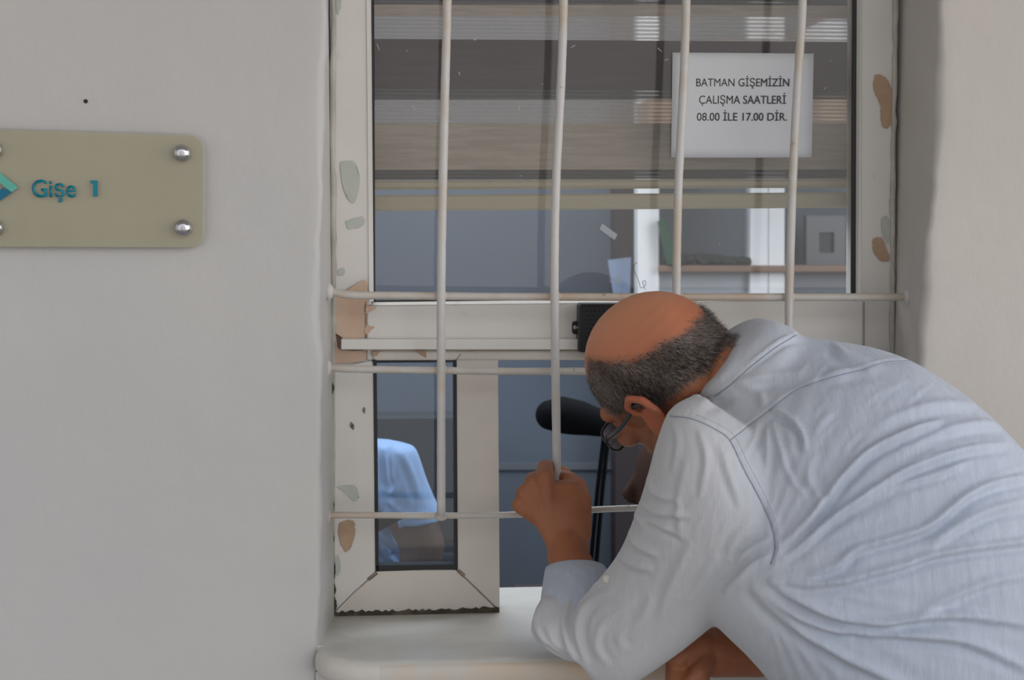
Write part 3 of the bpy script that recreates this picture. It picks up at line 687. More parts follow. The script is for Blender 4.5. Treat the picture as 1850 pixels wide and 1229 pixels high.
for F in fing: chain(bm, [pt(*f[:3]) for f in F], [f[3] for f in F], 12)
for k, F in enumerate(fing):        # tendons from knuckle to wrist
    a = pt(*F[0][:3]); b = pt(1008+k*5-8, 975, -.150); chain(bm, [a+Vector((0,-.001,0)), a.lerp(b,.5)+Vector((0,-.001,0)), b], [F[0][3]*1.0, .0085, .007], 10)
chain(bm, [pt(1046,965,-.135), pt(1050,905,-.118), pt(1046,880,-.100), pt(1030,866,-.086), pt(1017,862,-.072)], [.0175,.0150,.0125,.0110,.0095], 14)
# right arm lying along the sill, hand hanging over the edge
ER = P(1436, 1160, -.235); WR2 = P(1292, 1176, -.270)
chain(bm, [SR, P(1480,960,-.13), ER], [.045,.042,.040]); chain(bm, [ER, ER.lerp(WR2,.5), WR2], [.040,.040,.034], 18)
ell(bm, P(1248, 1187, -.282), [RT*.034, Vector((0,.020,.004)), UP*.036], 20, 12)
chain(bm, [P(1296,1172,-.270), P(1266,1165,-.285), P(1225,1190,-.300)], [.022,.020,.014])
for k in range(4):
    x = 1218+k*17; a = P(x, 1200, -.292-.002*k); chain(bm, [a, a+Vector((-.006,-.022,-.022)), a+Vector((-.004,-.022,-.048)), a+Vector((.002,-.008,-.062))], [.0115,.0105,.0095,.0085], 10)
chain(bm, [P(1275,1190,-.295), P(1262,1215,-.315), P(1245,1235,-.320)], [.014,.012,.010], 10)
body = fuse(bm, .0023, 5, .5)
co = verts(body); loc = co-np.array(HC); L = loc@np.array(hl); F_ = loc@np.array(hf); U_ = loc@np.array(hu)
hd_ = (np.sqrt((L/.09)**2+(F_/.12)**2+(U_/.135)**2) < 1.15)
mir = np.array(HC)+np.abs(L)[:,None]*np.array(hl)+F_[:,None]*np.array(hf)+U_[:,None]*np.array(hu); mq = proj(mir)
HAIR = [(1060,648),(1095,652),(1130,655),(1165,643),(1200,620),(1232,605),(1255,585),(1268,560),(1266,535),(1290,540),(1326,600),(1322,618),(1296,642),(1268,675),(1240,690),(1215,712),(1185,735),(1168,738),(1150,726),(1128,738),(1112,752),(1096,738),(1062,720)]
stub = inpoly(mq, HAIR) & hd_ & (np.abs(L) < .0785)
stub = stub.astype(float); beard = np.clip(1-np.abs((U_+.07)/.045), 0, 1)*(F_ > .0)*hd_*.45
def blur(me, a, it):
    c3 = np.stack([a, a, a], 1).astype(float); lap(me, c3, it, .9); return c3[:,0]
stub = blur(body, stub, 6)
set_attr(body, 'stubble', np.maximum(stub*.95, blur(body, beard, 10)))
px = proj(co); rud = np.exp(-(((px[:,0]-1110)/70)**2+((px[:,1]-640)/55)**2)) + .7*np.exp(-(((px[:,0]-1230)/40)**2+((px[:,1]-580)/35)**2))
ear = hd_ & (np.abs(L) > .076) & (U_ < .03)
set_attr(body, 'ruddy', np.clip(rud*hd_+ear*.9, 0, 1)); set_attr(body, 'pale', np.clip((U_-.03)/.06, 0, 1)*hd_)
# knuckle creases and smoothing are geometry of the hand
o = obj('body', body, m_skin, man)
body_o = o

# hair: short strands rooted on the scalp
def strands(me, maskfn, n, length, width, dirfn, tonefn):
    tri = [(p.vertices[:], p.area, p.center.copy(), p.normal.copy()) for p in me.polygons]
    pc = np.array([t[2] for t in tri]); ok = maskfn(pc); idx = np.nonzero(ok)[0]; ar = np.array([tri[i][1] for i in idx]); ar /= ar.sum()
    pick = rng.choice(idx, n, p=ar); V = []; Fc = []; T = []
    for i in pick:
        vs, _, c, nn = tri[i]; w = rng.dirichlet([1]*len(vs)); p = Vector((0,0,0))
        for wi, vi in zip(w, vs): p += me.vertices[vi].co*wi
        d = dirfn(p, nn); d = (d+Vector(rng.normal(0,.22,3))).normalized(); ln = length*rng.uniform(.55,1.2); s = d.cross(nn).normalized()*width
        b = len(V); m = p+d*ln*.5+nn*ln*.14; tip = p+d*ln
        V += [p-s-nn*.001, p+s-nn*.001, m-s*.7, m+s*.7, tip]; Fc += [(b,b+1,b+3,b+2),(b+2,b+3,b+4)]
        t = float(np.clip(tonefn(p)+rng.normal(0,.32), 0, 1)); T += [t]*5
    out = bpy.data.meshes.new('hair'); out.from_pydata([tuple(v) for v in V], [], Fc); set_attr(out, 'tone', np.array(T)); return out
def hmask(pc):
    l = pc-np.array(HC); a, b, c = l@np.array(hl), l@np.array(hf), l@np.array(hu)
    m = np.array(HC)+np.abs(a)[:,None]*np.array(hl)+b[:,None]*np.array(hf)+c[:,None]*np.array(hu); q = proj(m)+rng.normal(0, 5, (len(pc),2))
    return (np.abs(a) < .0785) & inpoly(q, HAIR) & (np.sqrt((a/.09)**2+(b/.12)**2+(c/.135)**2) < 1.15)
def hdir(p, n):
    d = -hu*1.0-hf*.55+n*.55; return d.normalized()
me = strands(body, hmask, 19000, .0115, .00021, hdir, lambda p: .22+.25*math.sin((p-HC).dot(hf)*60)*math.sin(p.z*90)+.15*((p-HC).dot(hf) > .02))
obj('hair', me, m_hair, man)

# spectacles
bm = bmesh.new(); tube(bm, [HL(-.013,.106,-.030), HL(0,.110,-.026), HL(.013,.106,-.030)], .0018, 8); gl = obj('eyeglasses', bm, m_frame, man, smooth=True)
for s in (1,-1):
    bm = bmesh.new(); tube(bm, catmull([HL(s*.066,.086,-.022), HL(s*.080,.05,-.020), HL(s*.082,.015,-.012), HL(s*.083,-.010,-.003), HL(s*.080,-.030,-.014)], 6), .0026, 8, 1.5); obj('temple', bm, m_frame, gl, smooth=True)
for s in (1,-1):
    rimp = []
    for k in range(24):
        a = 2*math.pi*k/24; ca, sa = math.cos(a), math.sin(a); rimp.append(HL(s*(.041+.025*math.copysign(abs(ca)**.7, ca)), .100-.10*max(0, .030*ca*1.0)*.8-.004*ca, -.029+.0175*math.copysign(abs(sa)**.8, sa)))
    bm = bmesh.new(); tube(bm, rimp+[rimp[0]], .0016, 8); obj('rim', bm, m_frame, gl, smooth=True)
    bm = bmesh.new(); bm.faces.new([bm.verts.new(p) for p in rimp]); ex = bmesh.ops.extrude_face_region(bm, geom=bm.faces[:]); bmesh.ops.translate(bm, verts=[v for v in ex['geom'] if isinstance(v, bmesh.types.BMVert)], vec=hf*.002); obj('lens', bm, m_lens, gl)

# ------------------------------------------------------------------ shirt
bm = bmesh.new()
loft(bm, [psec(1326,603,1248,708,-.306,.080), psec(1374,576,1262,716,-.312,.084), psec(1424,590,1262,738,-.325,.088), psec(1450,606,1250,770,-.335,.085), psec(1520,618,1232,850,-.355,.115), psec(1585,630,1236,950,-.37,.135), psec(1650,655,1246,1070,-.385,.150),
          psec(1735,712,1288,1125,-.40,.160), psec(1800,772,1350,1186,-.41,.165), psec(1868,850,1400,1245,-.42,.165), psec(1935,950,1465,1330,-.43,.165), psec(1975,1060,1530,1410,-.44,.165)], 48, 6, 2.35)
# left sleeve
loft(bm, [psec(1262,712,1392,800,-.41,.045), psec(1216,740,1408,880,-.425,.070), psec(1192,795,1410,950,-.425,.080), psec(1172,868,1400,1005,-.415,.082), psec(1150,935,1352,1062,-.395,.075),
          psec(1122,1000,1282,1125,-.365,.066), psec(1085,1050,1212,1182,-.335,.060), psec(1040,1100,1130,1235,-.305,.055), psec(1012,1140,1078,1238,-.290,.042)], 40, 6, 2.3)
loft(bm, [psec(1008,1165,1120,1238,-.295,.045), psec(1000,1130,1125,1160,-.285,.052), psec(992,1095,1118,1095,-.255,.049), psec(986,1062,1105,1062,-.222,.044), psec(986,1045,1097,1045,-.20,.040)], 32, 5, 2.2)
# hanging corner of the rolled cuff
loft(bm, [psec(981,1076,1012,1074,-.250,.018), psec(966,1110,1030,1120,-.270,.036), psec(959,1143,1035,1150,-.285,.032), psec(984,1170,1040,1180,-.292,.025), psec(1020,1190,1045,1196,-.295,.014)], 24, 5, 2.2)
# right sleeve, behind the chest
loft(bm, [psec(1440,680,1640,760,-.24,.08), psec(1410,820,1560,860,-.20,.075), psec(1410,960,1540,960,-.16,.065), psec(1400,1060,1500,1060,-.16,.055), psec(1405,1110,1490,1110,-.19,.045)], 28, 4, 2.2)
shirt = fuse(bm, .0030, 10, .5)
co = verts(shirt); nr = normals(shirt); q = proj(co)
view = np.array(CAMP)-co; view /= np.linalg.norm(view, axis=1)[:,None]; fc = ((nr*view).sum(1)*4).clip(0, 1)
disp = np.zeros(len(co))
def C(pts): return [(1150+x*.5525, 550+y*.5525) for x, y in pts]
ridges = [  # line, sigma px, height m, one-sided valley
 (C([(462,800),(520,748),(600,660),(680,560),(770,475),(900,412),(1000,380)]), 7, .0042),
 (C([(470,835),(560,770),(640,700),(800,590),(900,535),(1060,478),(1215,455)]), 6.5, .0034),
 (C([(560,885),(660,850),(720,800),(860,760),(960,720),(1080,625),(1180,582),(1300,560)]), 7, .0040),
 (C([(430,900),(560,915),(690,900),(850,858),(1000,812),(1267,775),(1400,765)]), 7, .0038),
 (C([(960,785),(1050,725),(1150,675),(1290,640)]), 8, .0030),
 (C([(430,905),(520,960),(640,1015),(800,1040),(960,1020),(1100,1020),(1300,1050)]), 8, .0048),
 (C([(410,925),(500,1000),(620,1055),(780,1075),(960,1085),(1100,1110),(1300,1200)]), 8, .0042),
 (C([(375,915),(440,990),(560,1080),(700,1160),(860,1240),(980,1300)]), 9, .0034),
 (C([(920,1010),(1040,950),(1160,905),(1300,880)]), 9, .0026),
 (C([(780,400),(900,345),(1010,325),(1110,330)]), 9, .0018),
 (C([(860,480),(980,420),(1120,390),(1200,400)]), 8, .0020),
 (C([(545,740),(600,650),(560,560),(590,480)]), 7, .0014),
 (C([(700,680),(830,600),(960,560),(1100,510)]), 6, .0016),
 (C([(560,640),(500,560),(470,470),(445,380)]), 5, .0018),
 (C([(440,345),(480,362),(520,390),(545,430),(550,480)]), 5, .0035),
 (C([(350,500),(385,440),(400,380)]), 5, .0016), (C([(420,560),(430,480),(425,400)]), 5, .0016),
 (C([(360,205),(420,160),(480,120),(530,112)]), 4, .0015),
 (C([(200,330),(330,260),(440,235),(560,225)]), 9, .0022), (C([(330,260),(400,290),(420,330)]), 8, .0018),
 (C([(600,240),(700,215),(800,205)]), 9, .0015), (C([(640,130),(690,170),(760,190)]), 8, .0018),
 # sleeve
 (C([(30,560),(60,620),(140,640)]), 6, .0020), (C([(15,640),(60,680),(170,690)]), 6, .0022), (C([(5,690),(70,720),(150,760)]), 5, .0016),
 (C([(440,820),(380,850),(330,900),(280,940)]), 6, .0030), (C([(435,770),(370,800),(320,850)]), 6, .0022), (C([(390,700),(330,760),(290,840)]), 7, .0014),
 ([(1215,760),(1225,800),(1215,860)], 6, .0012), ([(1262,775),(1275,830),(1265,900)], 6, .0014), ([(1300,800),(1318,860),(1340,920)], 6, .0014), ([(1240,830),(1225,920),(1235,980)], 7, .0012),
 ([(1160,905),(1150,930),(1165,955)], 6, .0024), ([(1135,955),(1150,985),(1190,1005)], 6, .0020), ([(1115,1000),(1140,1020),(1180,1030)], 6, .0018),
 ([(1250,980),(1215,1050),(1190,1120)], 8, .0014), ([(1300,1000),(1262,1060),(1240,1090)], 8, .0012), ([(1180,1080),(1150,1130),(1110,1160)], 8, .0014),
 # forearm bunching
 ([(1040,1195),(1022,1150),(1022,1105),(1050,1068),(1095,1050)], 5, .0026), ([(1062,1205),(1045,1160),(1048,1115),(1070,1085),(1110,1068)], 6, .0022),
 ([(1100,1205),(1078,1172),(1082,1140),(1100,1118),(1140,1092)], 6, .0012),
 ([(1130,1180),(1120,1150),(1135,1125)], 7, .0009), ([(975,1090),(968,1130),(985,1165)], 5, .0020), ([(985,1130),(1000,1160),(1030,1180)], 4, .0024), ([(978,1150),(1000,1172),(1025,1186)], 3.5, .0018)]
for Ln, s, h in ridges:
    d, sd, t = pdist(q, Ln); tp = np.sin(np.pi*np.clip(t, .0, 1))**.45
    x = d*sd/s
    disp += 2.1*h*tp*(np.exp(-x*x) - .75*np.exp(-((x-1.9)/1.1)**2)*(1))
# fabric pulls: fine drawn lines toward the armpit
ap = np.array([1362., 1050.]); v = q-ap; ang = np.arctan2(v[:,1], v[:,0]); rad = np.hypot(v[:,0], v[:,1])
for k in range(46):          # small creases between the big folds
    x0 = rng.uniform(1430, 1830); y0 = 640+(x0-1430)*.35+rng.uniform(30, 420); a0 = math.atan2(y0-1050, x0-1362)*.75+rng.normal(0, .12)-.10; ln = rng.uniform(35, 110)
    L0 = [(x0, y0), (x0+ln*.5*math.cos(a0), y0+ln*.5*math.sin(a0)+rng.normal(0, 2)), (x0+ln*math.cos(a0+.15), y0+ln*math.sin(a0+.15))]
    d, sd, t = pdist(q, L0); x = d*sd/rng.uniform(3, 5.5); disp += rng.uniform(.0005, .0014)*(np.exp(-x*x)-.6*np.exp(-((x-1.7)/1.1)**2))*np.sin(np.pi*t)
for k in range(26):          # and along the sleeve
    t0 = rng.uniform(0, 1); x0 = 1330-250*t0+rng.uniform(-70, 70); y0 = 820+330*t0+rng.uniform(-30, 30); a0 = 2.1+rng.normal(0, .25); ln = rng.uniform(30, 80)
    L0 = [(x0, y0), (x0+ln*.5*math.cos(a0), y0+ln*.5*math.sin(a0)+rng.normal(0, 2)), (x0+ln*math.cos(a0+.1), y0+ln*math.sin(a0+.1))]
    d, sd, t = pdist(q, L0); x = d*sd/rng.uniform(2.5, 4.5); disp += rng.uniform(.0004, .0010)*(np.exp(-x*x)-.6*np.exp(-((x-1.7)/1.1)**2))*np.sin(np.pi*t)
tors = (q[:,0] > 1395)
disp += tors*.0007*np.sin(ang*46+1.3*np.sin(rad/70))*np.exp(-((rad-220)/200)**2)
# armhole seam groove + ribs
COLR = [(1438,606),(1404,626),(1372,650),(1350,668),(1322,694),(1285,716)]
d, sd, t = pdist(q, COLR); cin = inpoly(q, COLR+[(1240,716),(1300,560),(1438,560)]); disp += .0030*cin*np.clip(1.2-d/120, 0, 1)
SEAM = [(1211,752),(1250,757),(1290,775),(1318,796),(1345,850),(1372,900),(1394,950),(1400,990),(1392,1020)]
d, sd, t = pdist(q, SEAM); disp += -.0014*np.exp(-(d/3.0)**2)+.0016*np.exp(-((d*sd+7)/5)**2)+.0005*np.sin(t*170)*np.exp(-((d*sd+6)/6)**2)
YOKE = [(1318,797),(1350,772),(1395,738),(1440,705),(1500,683),(1560,668),(1600,655),(1650,652)]
d, sd, t = pdist(q, YOKE); disp += -.0010*np.exp(-(d/2.6)**2)+.0010*np.exp(-((d*sd+5)/4)**2)
co += nr*(disp*fc)[:,None]
lap(shirt, co, 1, .35); setv(shirt, co)
g = np.clip((1-(q[:,0]-1250)/260), 0, 1)*.9; set_attr(shirt, 'grey', g)  # sleeve side greyed in the cloth colour to stand for warmer light
shirt_o = obj('shirt', shirt, m_shirt, man)
sb = BVHTree.FromPolygons([Vector(c) for c in co], [p.vertices[:] for p in shirt.polygons])
def onshirt(x, y, off=.0006, tree=None):
    d = (P(x, y, 0)-CAMP).normalized(); h = (tree or sb).ray_cast(CAMP, d)
    return (h[0]+h[1]*off) if h[0] else None
def seam(pts, r=.00055, off=.0004, name='seam', mat=m_seam, parent=shirt_o, n=10):
    c = catmull([(x, y, 0) for x, y in pts], n); w = [onshirt(p.x, p.y, off) for p in c]; w = [p for p in w if p]
    w = [w[0]]+[p for a, p in zip(w, w[1:]) if (p-a).length < .03]
    if len(w) < 3: return
    bm = bmesh.new(); tube(bm, w, r, 6); return obj(name, bm, mat, parent, smooth=True)
m_stitch = plain('stitch', (.24,.28,.36), .8)
seam(SEAM, mat=m_stitch); seam([(x+9, y-7) for x, y in SEAM[1:]], .0004, mat=m_seam); seam(YOKE, .0005, mat=m_stitch)
bq = proj(verts(body)); bco = verts(body); lq = bco-np.array(HC); 
keep = (np.sqrt(((lq@np.array(hl))/.1)**2+((lq@np.array(hf))/.13)**2+((lq@np.array(hu))/.15)**2) < 1.05)
keep &= inpoly(bq, [(1040,490),(1290,490),(1322,612),(1284,700),(1262,694),(1216,748),(1165,870),(1040,870)])
keep |= (bq[:,0] < 1100) & (bq[:,1] < 1045) & (bco[:,1] > -.21)
keep |= (bq[:,1] > 1105) & (bq[:,0] > 1175) & (bq[:,0] < 1500) & (bco[:,1] > -.345)
b0 = bco.copy()
for i in np.nonzero(~keep)[0]:
    p = Vector(bco[i]); h = sb.find_nearest(p, .10)
    if h[0] is not None and (p-h[0]).dot(h[1]) > -.004: bco[i] = h[0]-h[1]*.004
dv = bco-b0; lap(body, dv, 4, .6); setv(body, b0+dv)
# collar: folded band round the neck
def sheet(name, rows, mat, parent, th=.0016, n=8, sub=1):
    rws = [catmull(r, n) for r in rows]; cols = list(zip(*rws)); cols = [catmull(list(c), 5) for c in cols]
    bm = bmesh.new(); g = [[bm.verts.new(p) for p in c] for c in cols]
    for i in range(len(g)-1):
        for j in range(len(g[0])-1): bm.faces.new([g[i][j], g[i+1][j], g[i+1][j+1], g[i][j+1]])
    o = obj(name, bm, mat, parent, smooth=True); s = o.modifiers.new('s', 'SOLIDIFY'); s.thickness = th; s.offset = 0; return o
seam([(1438,606),(1404,626),(1372,650),(1350,668),(1322,694),(1292,716)], .0006, mat=m_stitch)
# rolled cuff
bm = bmesh.new()
secs = [psec(984,1040,1100,1042,-.205,.041), psec(982,1028,1098,1032,-.186,.040), psec(986,1022,1094,1026,-.178,.038)]
R = []
for (sc, k) in ((psec(976,1088,1106,1078,-.240,.050),0),(psec(980,1060,1104,1058,-.218,.046),.5),(psec(983,1036,1099,1036,-.190,.041),1),(psec(985,1024,1092,1024,-.172,.038),1),(psec(989,1026,1086,1026,-.168,.034),1),(psec(990,1050,1088,1052,-.190,.034),1)):
    c, a, b = sc; b = b+Vector((0,0,-.020*k)); R.append([bm.verts.new(c+a*math.cos(t)+b*math.sin(t)+Vector((0,0,.008*math.sin(t+math.pi)*-1*0))) for t in [2*math.pi*i/40 for i in range(40)]])
for i in range(len(R)-1):
    for k in range(40): bm.faces.new([R[i][k], R[i][(k+1)%40], R[i+1][(k+1)%40], R[i+1][k]])
cf = obj('cuff', bm, m_shirt, man, smooth=True); s = cf.modifiers.new('s', 'SOLIDIFY'); s.thickness = .0015
s = cf.modifiers.new('s2', 'SUBSURF'); s.levels = s.render_levels = 1
p = onshirt(1098, 1047, .001)
if p:
    bm = bmesh.new(); d = (CAMP-p).normalized(); tube(bm, [p-d*.001, p+d*.0012, p+d*.0020], [.0050,.0052,.0042], 16); obj('button', bm, m_button, man, smooth=True)

# trousers, shoes
def legs(parent, hipc, feet, mat, knees, rr=(.10,.085,.06,.055), shoe=True, waist=None):
    bm = bmesh.new()
    for (h, k, f) in zip(hipc, knees, feet): chain(bm, [h, h.lerp(k,.5), k, f+Vector((0,0,.08))], rr, 18)
    ell(bm, (hipc[0]+hipc[1])/2+Vector((0,0,.03)), [(.16,0,0),(0,.13,0),(0,0,.13)], 24, 14)
    if waist: chain(bm, waist, [.14]*len(waist), 20)
    obj('trousers', fuse(bm, .008, 5), mat, parent)
    if shoe:
        for f, d in zip(feet, shoe):
            bm = bmesh.new(); d = Vector(d).normalized(); s = Vector((-d.y, d.x, 0))
            for t, r, z in ((-.05,.038,.045),(0,.042,.05),(.06,.042,.038),(.13,.040,.028),(.17,.03,.025)): ell(bm, f+d*t+Vector((0,0,z)), [d*(r*1.3), s*r, (0,0,z)], 14, 8)
            obj('shoe', fuse(bm, .006, 4), m_shoe, parent)
hp = P(1800, 1320, -.43)
hA = Vector((hp.x+.02, -.53, hp.z-.02)); hB = Vector((hp.x+.04, -.33, hp.z-.02))
legs(man, [hA, hB], [Vector((hp.x+.08,-.58,0)), Vector((hp.x+.18,-.33,0))], m_trouser, [Vector((hp.x+.04,-.56,hp.z*.52)), Vector((hp.x+.09,-.34,hp.z*.52))], shoe=[(-1,.1,0),(-1,.25,0)])

# ------------------------------------------------------------------ the clerk behind the left pane
ck = thing('person', 'seated clerk in short-sleeved light blue shirt behind the left hatch pane', 'person', (P(600,900,.55).x, .62, 0))
YC = .56
sh_ = P(690, 850, YC); cx = P(560, 850, YC+.10)
bm = bmesh.new(); zc = sh_.z
hd2 = Vector((cx.x-.02, YC+.10, zc+.27))
ell(bm, hd2, [(.075,0,0),(0,.095,0),(0,0,.115)], 24, 16); chain(bm, [hd2+Vector((0,.03,-.06)), Vector((cx.x, YC+.12, zc+.06))], [.055,.058]); ball(bm, hd2+Vector((0,-.10,-.02)), .015); ell(bm, hd2+Vector((0,-.03,-.08)), [(.05,0,0),(0,.055,0),(0,0,.05)])
for s in (1,-1): ell(bm, hd2+Vector((s*.078,.01,-.01)), [(.008,0,0),(0,.018,0),(0,0,.03)], 12, 8)
shR = Vector((cx.x-.2, YC+.12, zc)); 
chain(bm, [Vector((cx.x, YC+.12, zc+.02)), Vector((cx.x, YC+.16, zc-.45))], [.08,.10]); chain(bm, [shR, Vector((cx.x, YC+.12, zc)), sh_+Vector((0,.02,-.02))], [.05,.06,.05])
e1 = P(757, 1035, YC-.02); h1_ = e1+Vector((-.10,-.06,-.07))
chain(bm, [sh_, P(740,930,YC), P(763,985,YC-.01), e1], [.048,.045,.042,.038]); chain(bm, [e1, e1.lerp(h1_,.6), h1_], [.038,.032,.025])
def simple_hand(bm, w, d, n):
    d = d.normalized(); s = d.cross(n).normalized(); ell(bm, w+d*.045, [s*.040, n*.014, d*.05], 16, 10)
    for k in range(4):
        b = w+d*.085+s*(.027-.018*k); ln = [.062,.070,.066,.052][k]; chain(bm, [b, b+d*ln*.5-n*.004, b+d*ln*.9-n*.02], [.0095,.0085,.0075], 8)
    b = w+d*.03+s*.036; chain(bm, [b, b+d*.03+s*.018, b+d*.058+s*.022-n*.008], [.012,.0105,.009], 8)
simple_hand(bm, h1_, h1_-e1, Vector((0,0,1)))
e2 = shR+Vector((-.05,-.06,-.27)); h2_ = e2+Vector((.12,-.16,-.03)); chain(bm, [shR, e2], [.048,.038]); chain(bm, [e2, h2_], [.038,.026]); simple_hand(bm, h2_, h2_-e2, Vector((0,0,1)))
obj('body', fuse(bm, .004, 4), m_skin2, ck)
bm = bmesh.new()
chain(bm, [shR+Vector((0,0,-.01)), Vector((cx.x, YC+.12, zc+.012)), sh_+Vector((-.02,.02,-.02))], [.062,.078,.066], 20)
ell(bm, Vector((cx.x+.01, YC+.12, zc-.14)), [(.20,0,0),(0,.115,0),(0,0,.20)], 30, 18); ell(bm, Vector((cx.x+.01, YC+.12, zc-.38)), [(.185,0,0),(0,.13,0),(0,0,.24)], 30, 18)
loft(bm, [psec(660,795,735,805,YC,.05), psec(655,830,752,812,YC,.062), psec(668,880,772,868,YC,.066), psec(690,925,790,910,YC,.064), psec(716,945,802,934,YC,.060)], 28, 5, 2.2)
loft(bm, [(shR+Vector((0,0,.03)), Vector((.05,0,0)), Vector((0,.05,0))), (shR+Vector((-.02,-.01,-.06)), Vector((.06,0,0)), Vector((0,.06,0))), (shR+Vector((-.04,-.04,-.17)), Vector((.06,0,0)), Vector((0,.06,0)))], 24, 5, 2.2)
s2 = fuse(bm, .004, 8); co = verts(s2); nr = normals(s2); q = proj(co); disp = np.zeros(len(co))
for Ln, s, h in [([(704,800),(705,850),(712,890)], 5, .006), ([(725,815),(745,860),(760,905)], 6, .004), ([(720,870),(710,890),(690,880)], 5, .005), ([(700,905),(735,930),(775,930)], 5, .004), ([(685,960),(715,985),(730,1010)], 5, .006), ([(690,1000),(720,990),(735,960)], 4, .005), ([(690,985),(705,1010),(730,1030)], 4, .005), ([(708,905),(722,930),(725,980)], 4, .006)]:
    d, sd, t = pdist(q, Ln); x = d*sd/s; disp += h*(np.exp(-x*x)-.7*np.exp(-((x-1.8)/1.1)**2))*np.sin(np.pi*t)**.4
co += nr*disp[:,None]; setv(s2, co); obj('shirt', s2, m_shirt2, ck)
bm = bmesh.new(); ell(bm, hd2+Vector((0,.018,.018)), [(.081,0,0),(0,.092,0),(0,0,.108)], 24, 16); obj('hair', bm, m_hair2, ck, smooth=True)
legs(ck, [Vector((cx.x-.09,YC+.14,.55)), Vector((cx.x+.09,YC+.14,.55))], [Vector((cx.x-.12,YC-.02,0)), Vector((cx.x+.12,YC-.02,0))], m_trouser, [Vector((cx.x-.12,YC+.0,.52)), Vector((cx.x+.12,YC+.0,.52))], (.08,.075,.065,.05), shoe=[(0,-1,0),(0,-1,0)])
tg = thing('lanyard_badge', 'dark strap with a small badge across the clerk in blue shirt', 'badge', P(705, 940, YC-.08))
obj('strap', pprism([(680,940),(724,926),(727,938),(683,962)], YC-.145, .006), m_matte, tg)
oc = thing('office_chair', 'dark office chair the clerk in blue sits on', 'chair', (cx.x, YC+.2, 0))
obj('seat', boxm((cx.x-.23, YC-.02, .40), (cx.x+.23, YC+.40, .46)), m_navy, oc, bevel=.02, seg=3)
obj('backrest', boxm((cx.x-.20, YC+.33, .62), (cx.x+.20, YC+.38, 1.02)), m_navy, oc, bevel=.02, seg=3)
bm = bmesh.new(); tube(bm, [(cx.x,YC+.36,.43),(cx.x,YC+.39,.65)], .015); obj('support', bm, m_black, oc)
bm = bmesh.new(); tube(bm, [(cx.x,YC+.19,.08),(cx.x,YC+.19,.40)], .025); obj('column', bm, m_chrome, oc)
for k in range(5):
    a = 2*math.pi*k/5; bm = bmesh.new(); d = Vector((math.cos(a), math.sin(a), 0)); c0 = Vector((cx.x, YC+.19, .08)); tube(bm, [c0, c0+d*.25+Vector((0,0,-.03))], [.02,.013]); l_ = obj('leg', bm, m_black, oc)
    bm = bmesh.new(); ball(bm, c0+d*.25+Vector((0,0,-.053)), .027); obj('castor', bm, m_black, l_, smooth=True)

# ------------------------------------------------------------------ colleague in the shade behind the hatch
p2 = thing('person', 'dark-haired person in the shade inside, face turned left, half hidden by the sleeve', 'person', (P(1190,900,.42).x, .42, 0))
hc = P(1240, 862, .40); bm = bmesh.new()
ell(bm, hc, [(.092,0,-.01),(0,.075,0),(.01,0,.105)], 26, 18); ell(bm, hc+Vector((-.035,0,-.045)), [(.055,0,0),(0,.05,0),(0,0,.065)]); chain(bm, [hc+Vector((-.086,0,.004)), hc+Vector((-.104,0,-.028)), hc+Vector((-.098,0,-.036))], [.009,.011,.010]); 
chain(bm, [hc+Vector((-.082,0,-.058)), hc+Vector((-.080,0,-.070))], [.010,.010]); ball(bm, hc+Vector((-.070,0,-.095)), .018)
for s in (1,-1): ell(bm, hc+Vector((.01,s*.076,-.01)), [(.018,0,0),(0,.008,0),(0,0,.03)], 12, 8)
chain(bm, [hc+Vector((.03,0,-.05)), hc+Vector((.06,0,-.18))], [.055,.06]); chain(bm, [hc+Vector((.06,-.17,-.24)), hc+Vector((.06,0,-.2)), hc+Vector((.06,.17,-.24))], [.05,.07,.05]); chain(bm, [hc+Vector((.06,0,-.2)), hc+Vector((.06,0,-.6))], [.08,.1])
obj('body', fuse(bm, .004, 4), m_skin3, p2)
bm = bmesh.new(); ell(bm, hc+Vector((.022,0,.022)), [(.088,0,0),(0,.080,0),(0,0,.100)], 24, 16); obj('hair', bm, m_hair2, p2, smooth=True)
bm = bmesh.new(); chain(bm, [hc+Vector((.06,-.16,-.25)), hc+Vector((.07,0,-.23)), hc+Vector((.06,.16,-.25))], [.065,.085,.065]); ell(bm, hc+Vector((.07,0,-.45)), [(.13,0,0),(0,.20,0),(0,0,.28)], 26, 16)
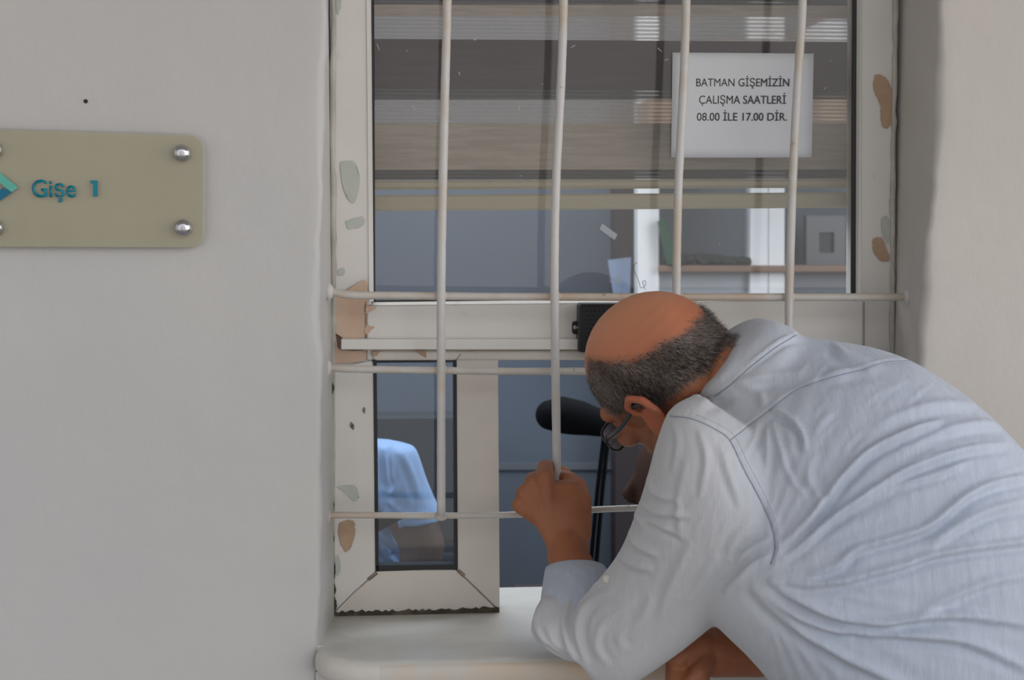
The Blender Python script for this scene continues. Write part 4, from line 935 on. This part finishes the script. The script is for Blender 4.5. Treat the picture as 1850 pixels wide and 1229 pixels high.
for s in (1,-1): chain(bm, [hc+Vector((.06,s*.18,-.27)), hc+Vector((.04,s*.22,-.52)), hc+Vector((-.14,s*.16,-.56))], [.058,.05,.04])
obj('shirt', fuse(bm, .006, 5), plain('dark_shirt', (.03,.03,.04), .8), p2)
h0 = hc+Vector((.07,0,-.62)); 
legs(p2, [h0+Vector((0,-.09,0)), h0+Vector((0,.09,0))], [Vector((h0.x,.30,0)), Vector((h0.x,.52,0))], m_trouser, [Vector((h0.x,.32,h0.z*.52)), Vector((h0.x,.50,h0.z*.52))], (.08,.08,.06,.05), shoe=[(-1,0,0),(-1,0,0)])

# ------------------------------------------------------------------ small marks on the glass
tag(obj('tape_strip', pprism([(1088,404),(1116,424),(1110,434),(1083,414)], .0165, .0006), glass('tape', .12, (.95,.97,1), .22, (.6,.65,.7))), 'scrap of clear tape stuck on the glass left of the white posts', 'tape')
bm = bmesh.new()
for x, y, a, l_ in [(683,85,1.9,12),(747,194,2.2,9),(1035,84,.5,9),(830,133,2,7),(938,195,1.6,7),(1110,508,.1,18),(1118,503,.4,14),(1115,511,.2,16),(858,72,.1,5),(1192,90,2.4,10),(1204,108,.4,7),(1128,470,1.2,8),(735,92,0,2),(940,318,0,3),(1230,330,2,6),(1300,440,0,2),(980,152,0,2),(1350,520,.3,8),(1500,110,0,3),(1490,160,1,6)]:
    dx, dy = math.cos(a)*l_/2, -math.sin(a)*l_/2; tube(bm, [P(x-dx, y-dy, .0172), P(x+dx, y+dy, .0172)], [.0004,.0007], 5)
tag(obj('paint_specks', bm, plain('speck', (.5,.5,.48), .6)), 'white paint specks and scratches on the upper glass', 'paint specks', kind='stuff')
bm = bmesh.new(); tube(bm, catmull([P(x, y, .0165) for x, y in ((1151,474),(1146,480),(1147,492),(1153,505),(1158,520),(1166,516),(1166,508),(1161,510),(1166,524))], 5), .0004, 5)
tag(obj('thread', bm, plain('thread', (.12,.12,.12), .7)), 'thin grey thread loop stuck to the glass beside the white inner post', 'thread')
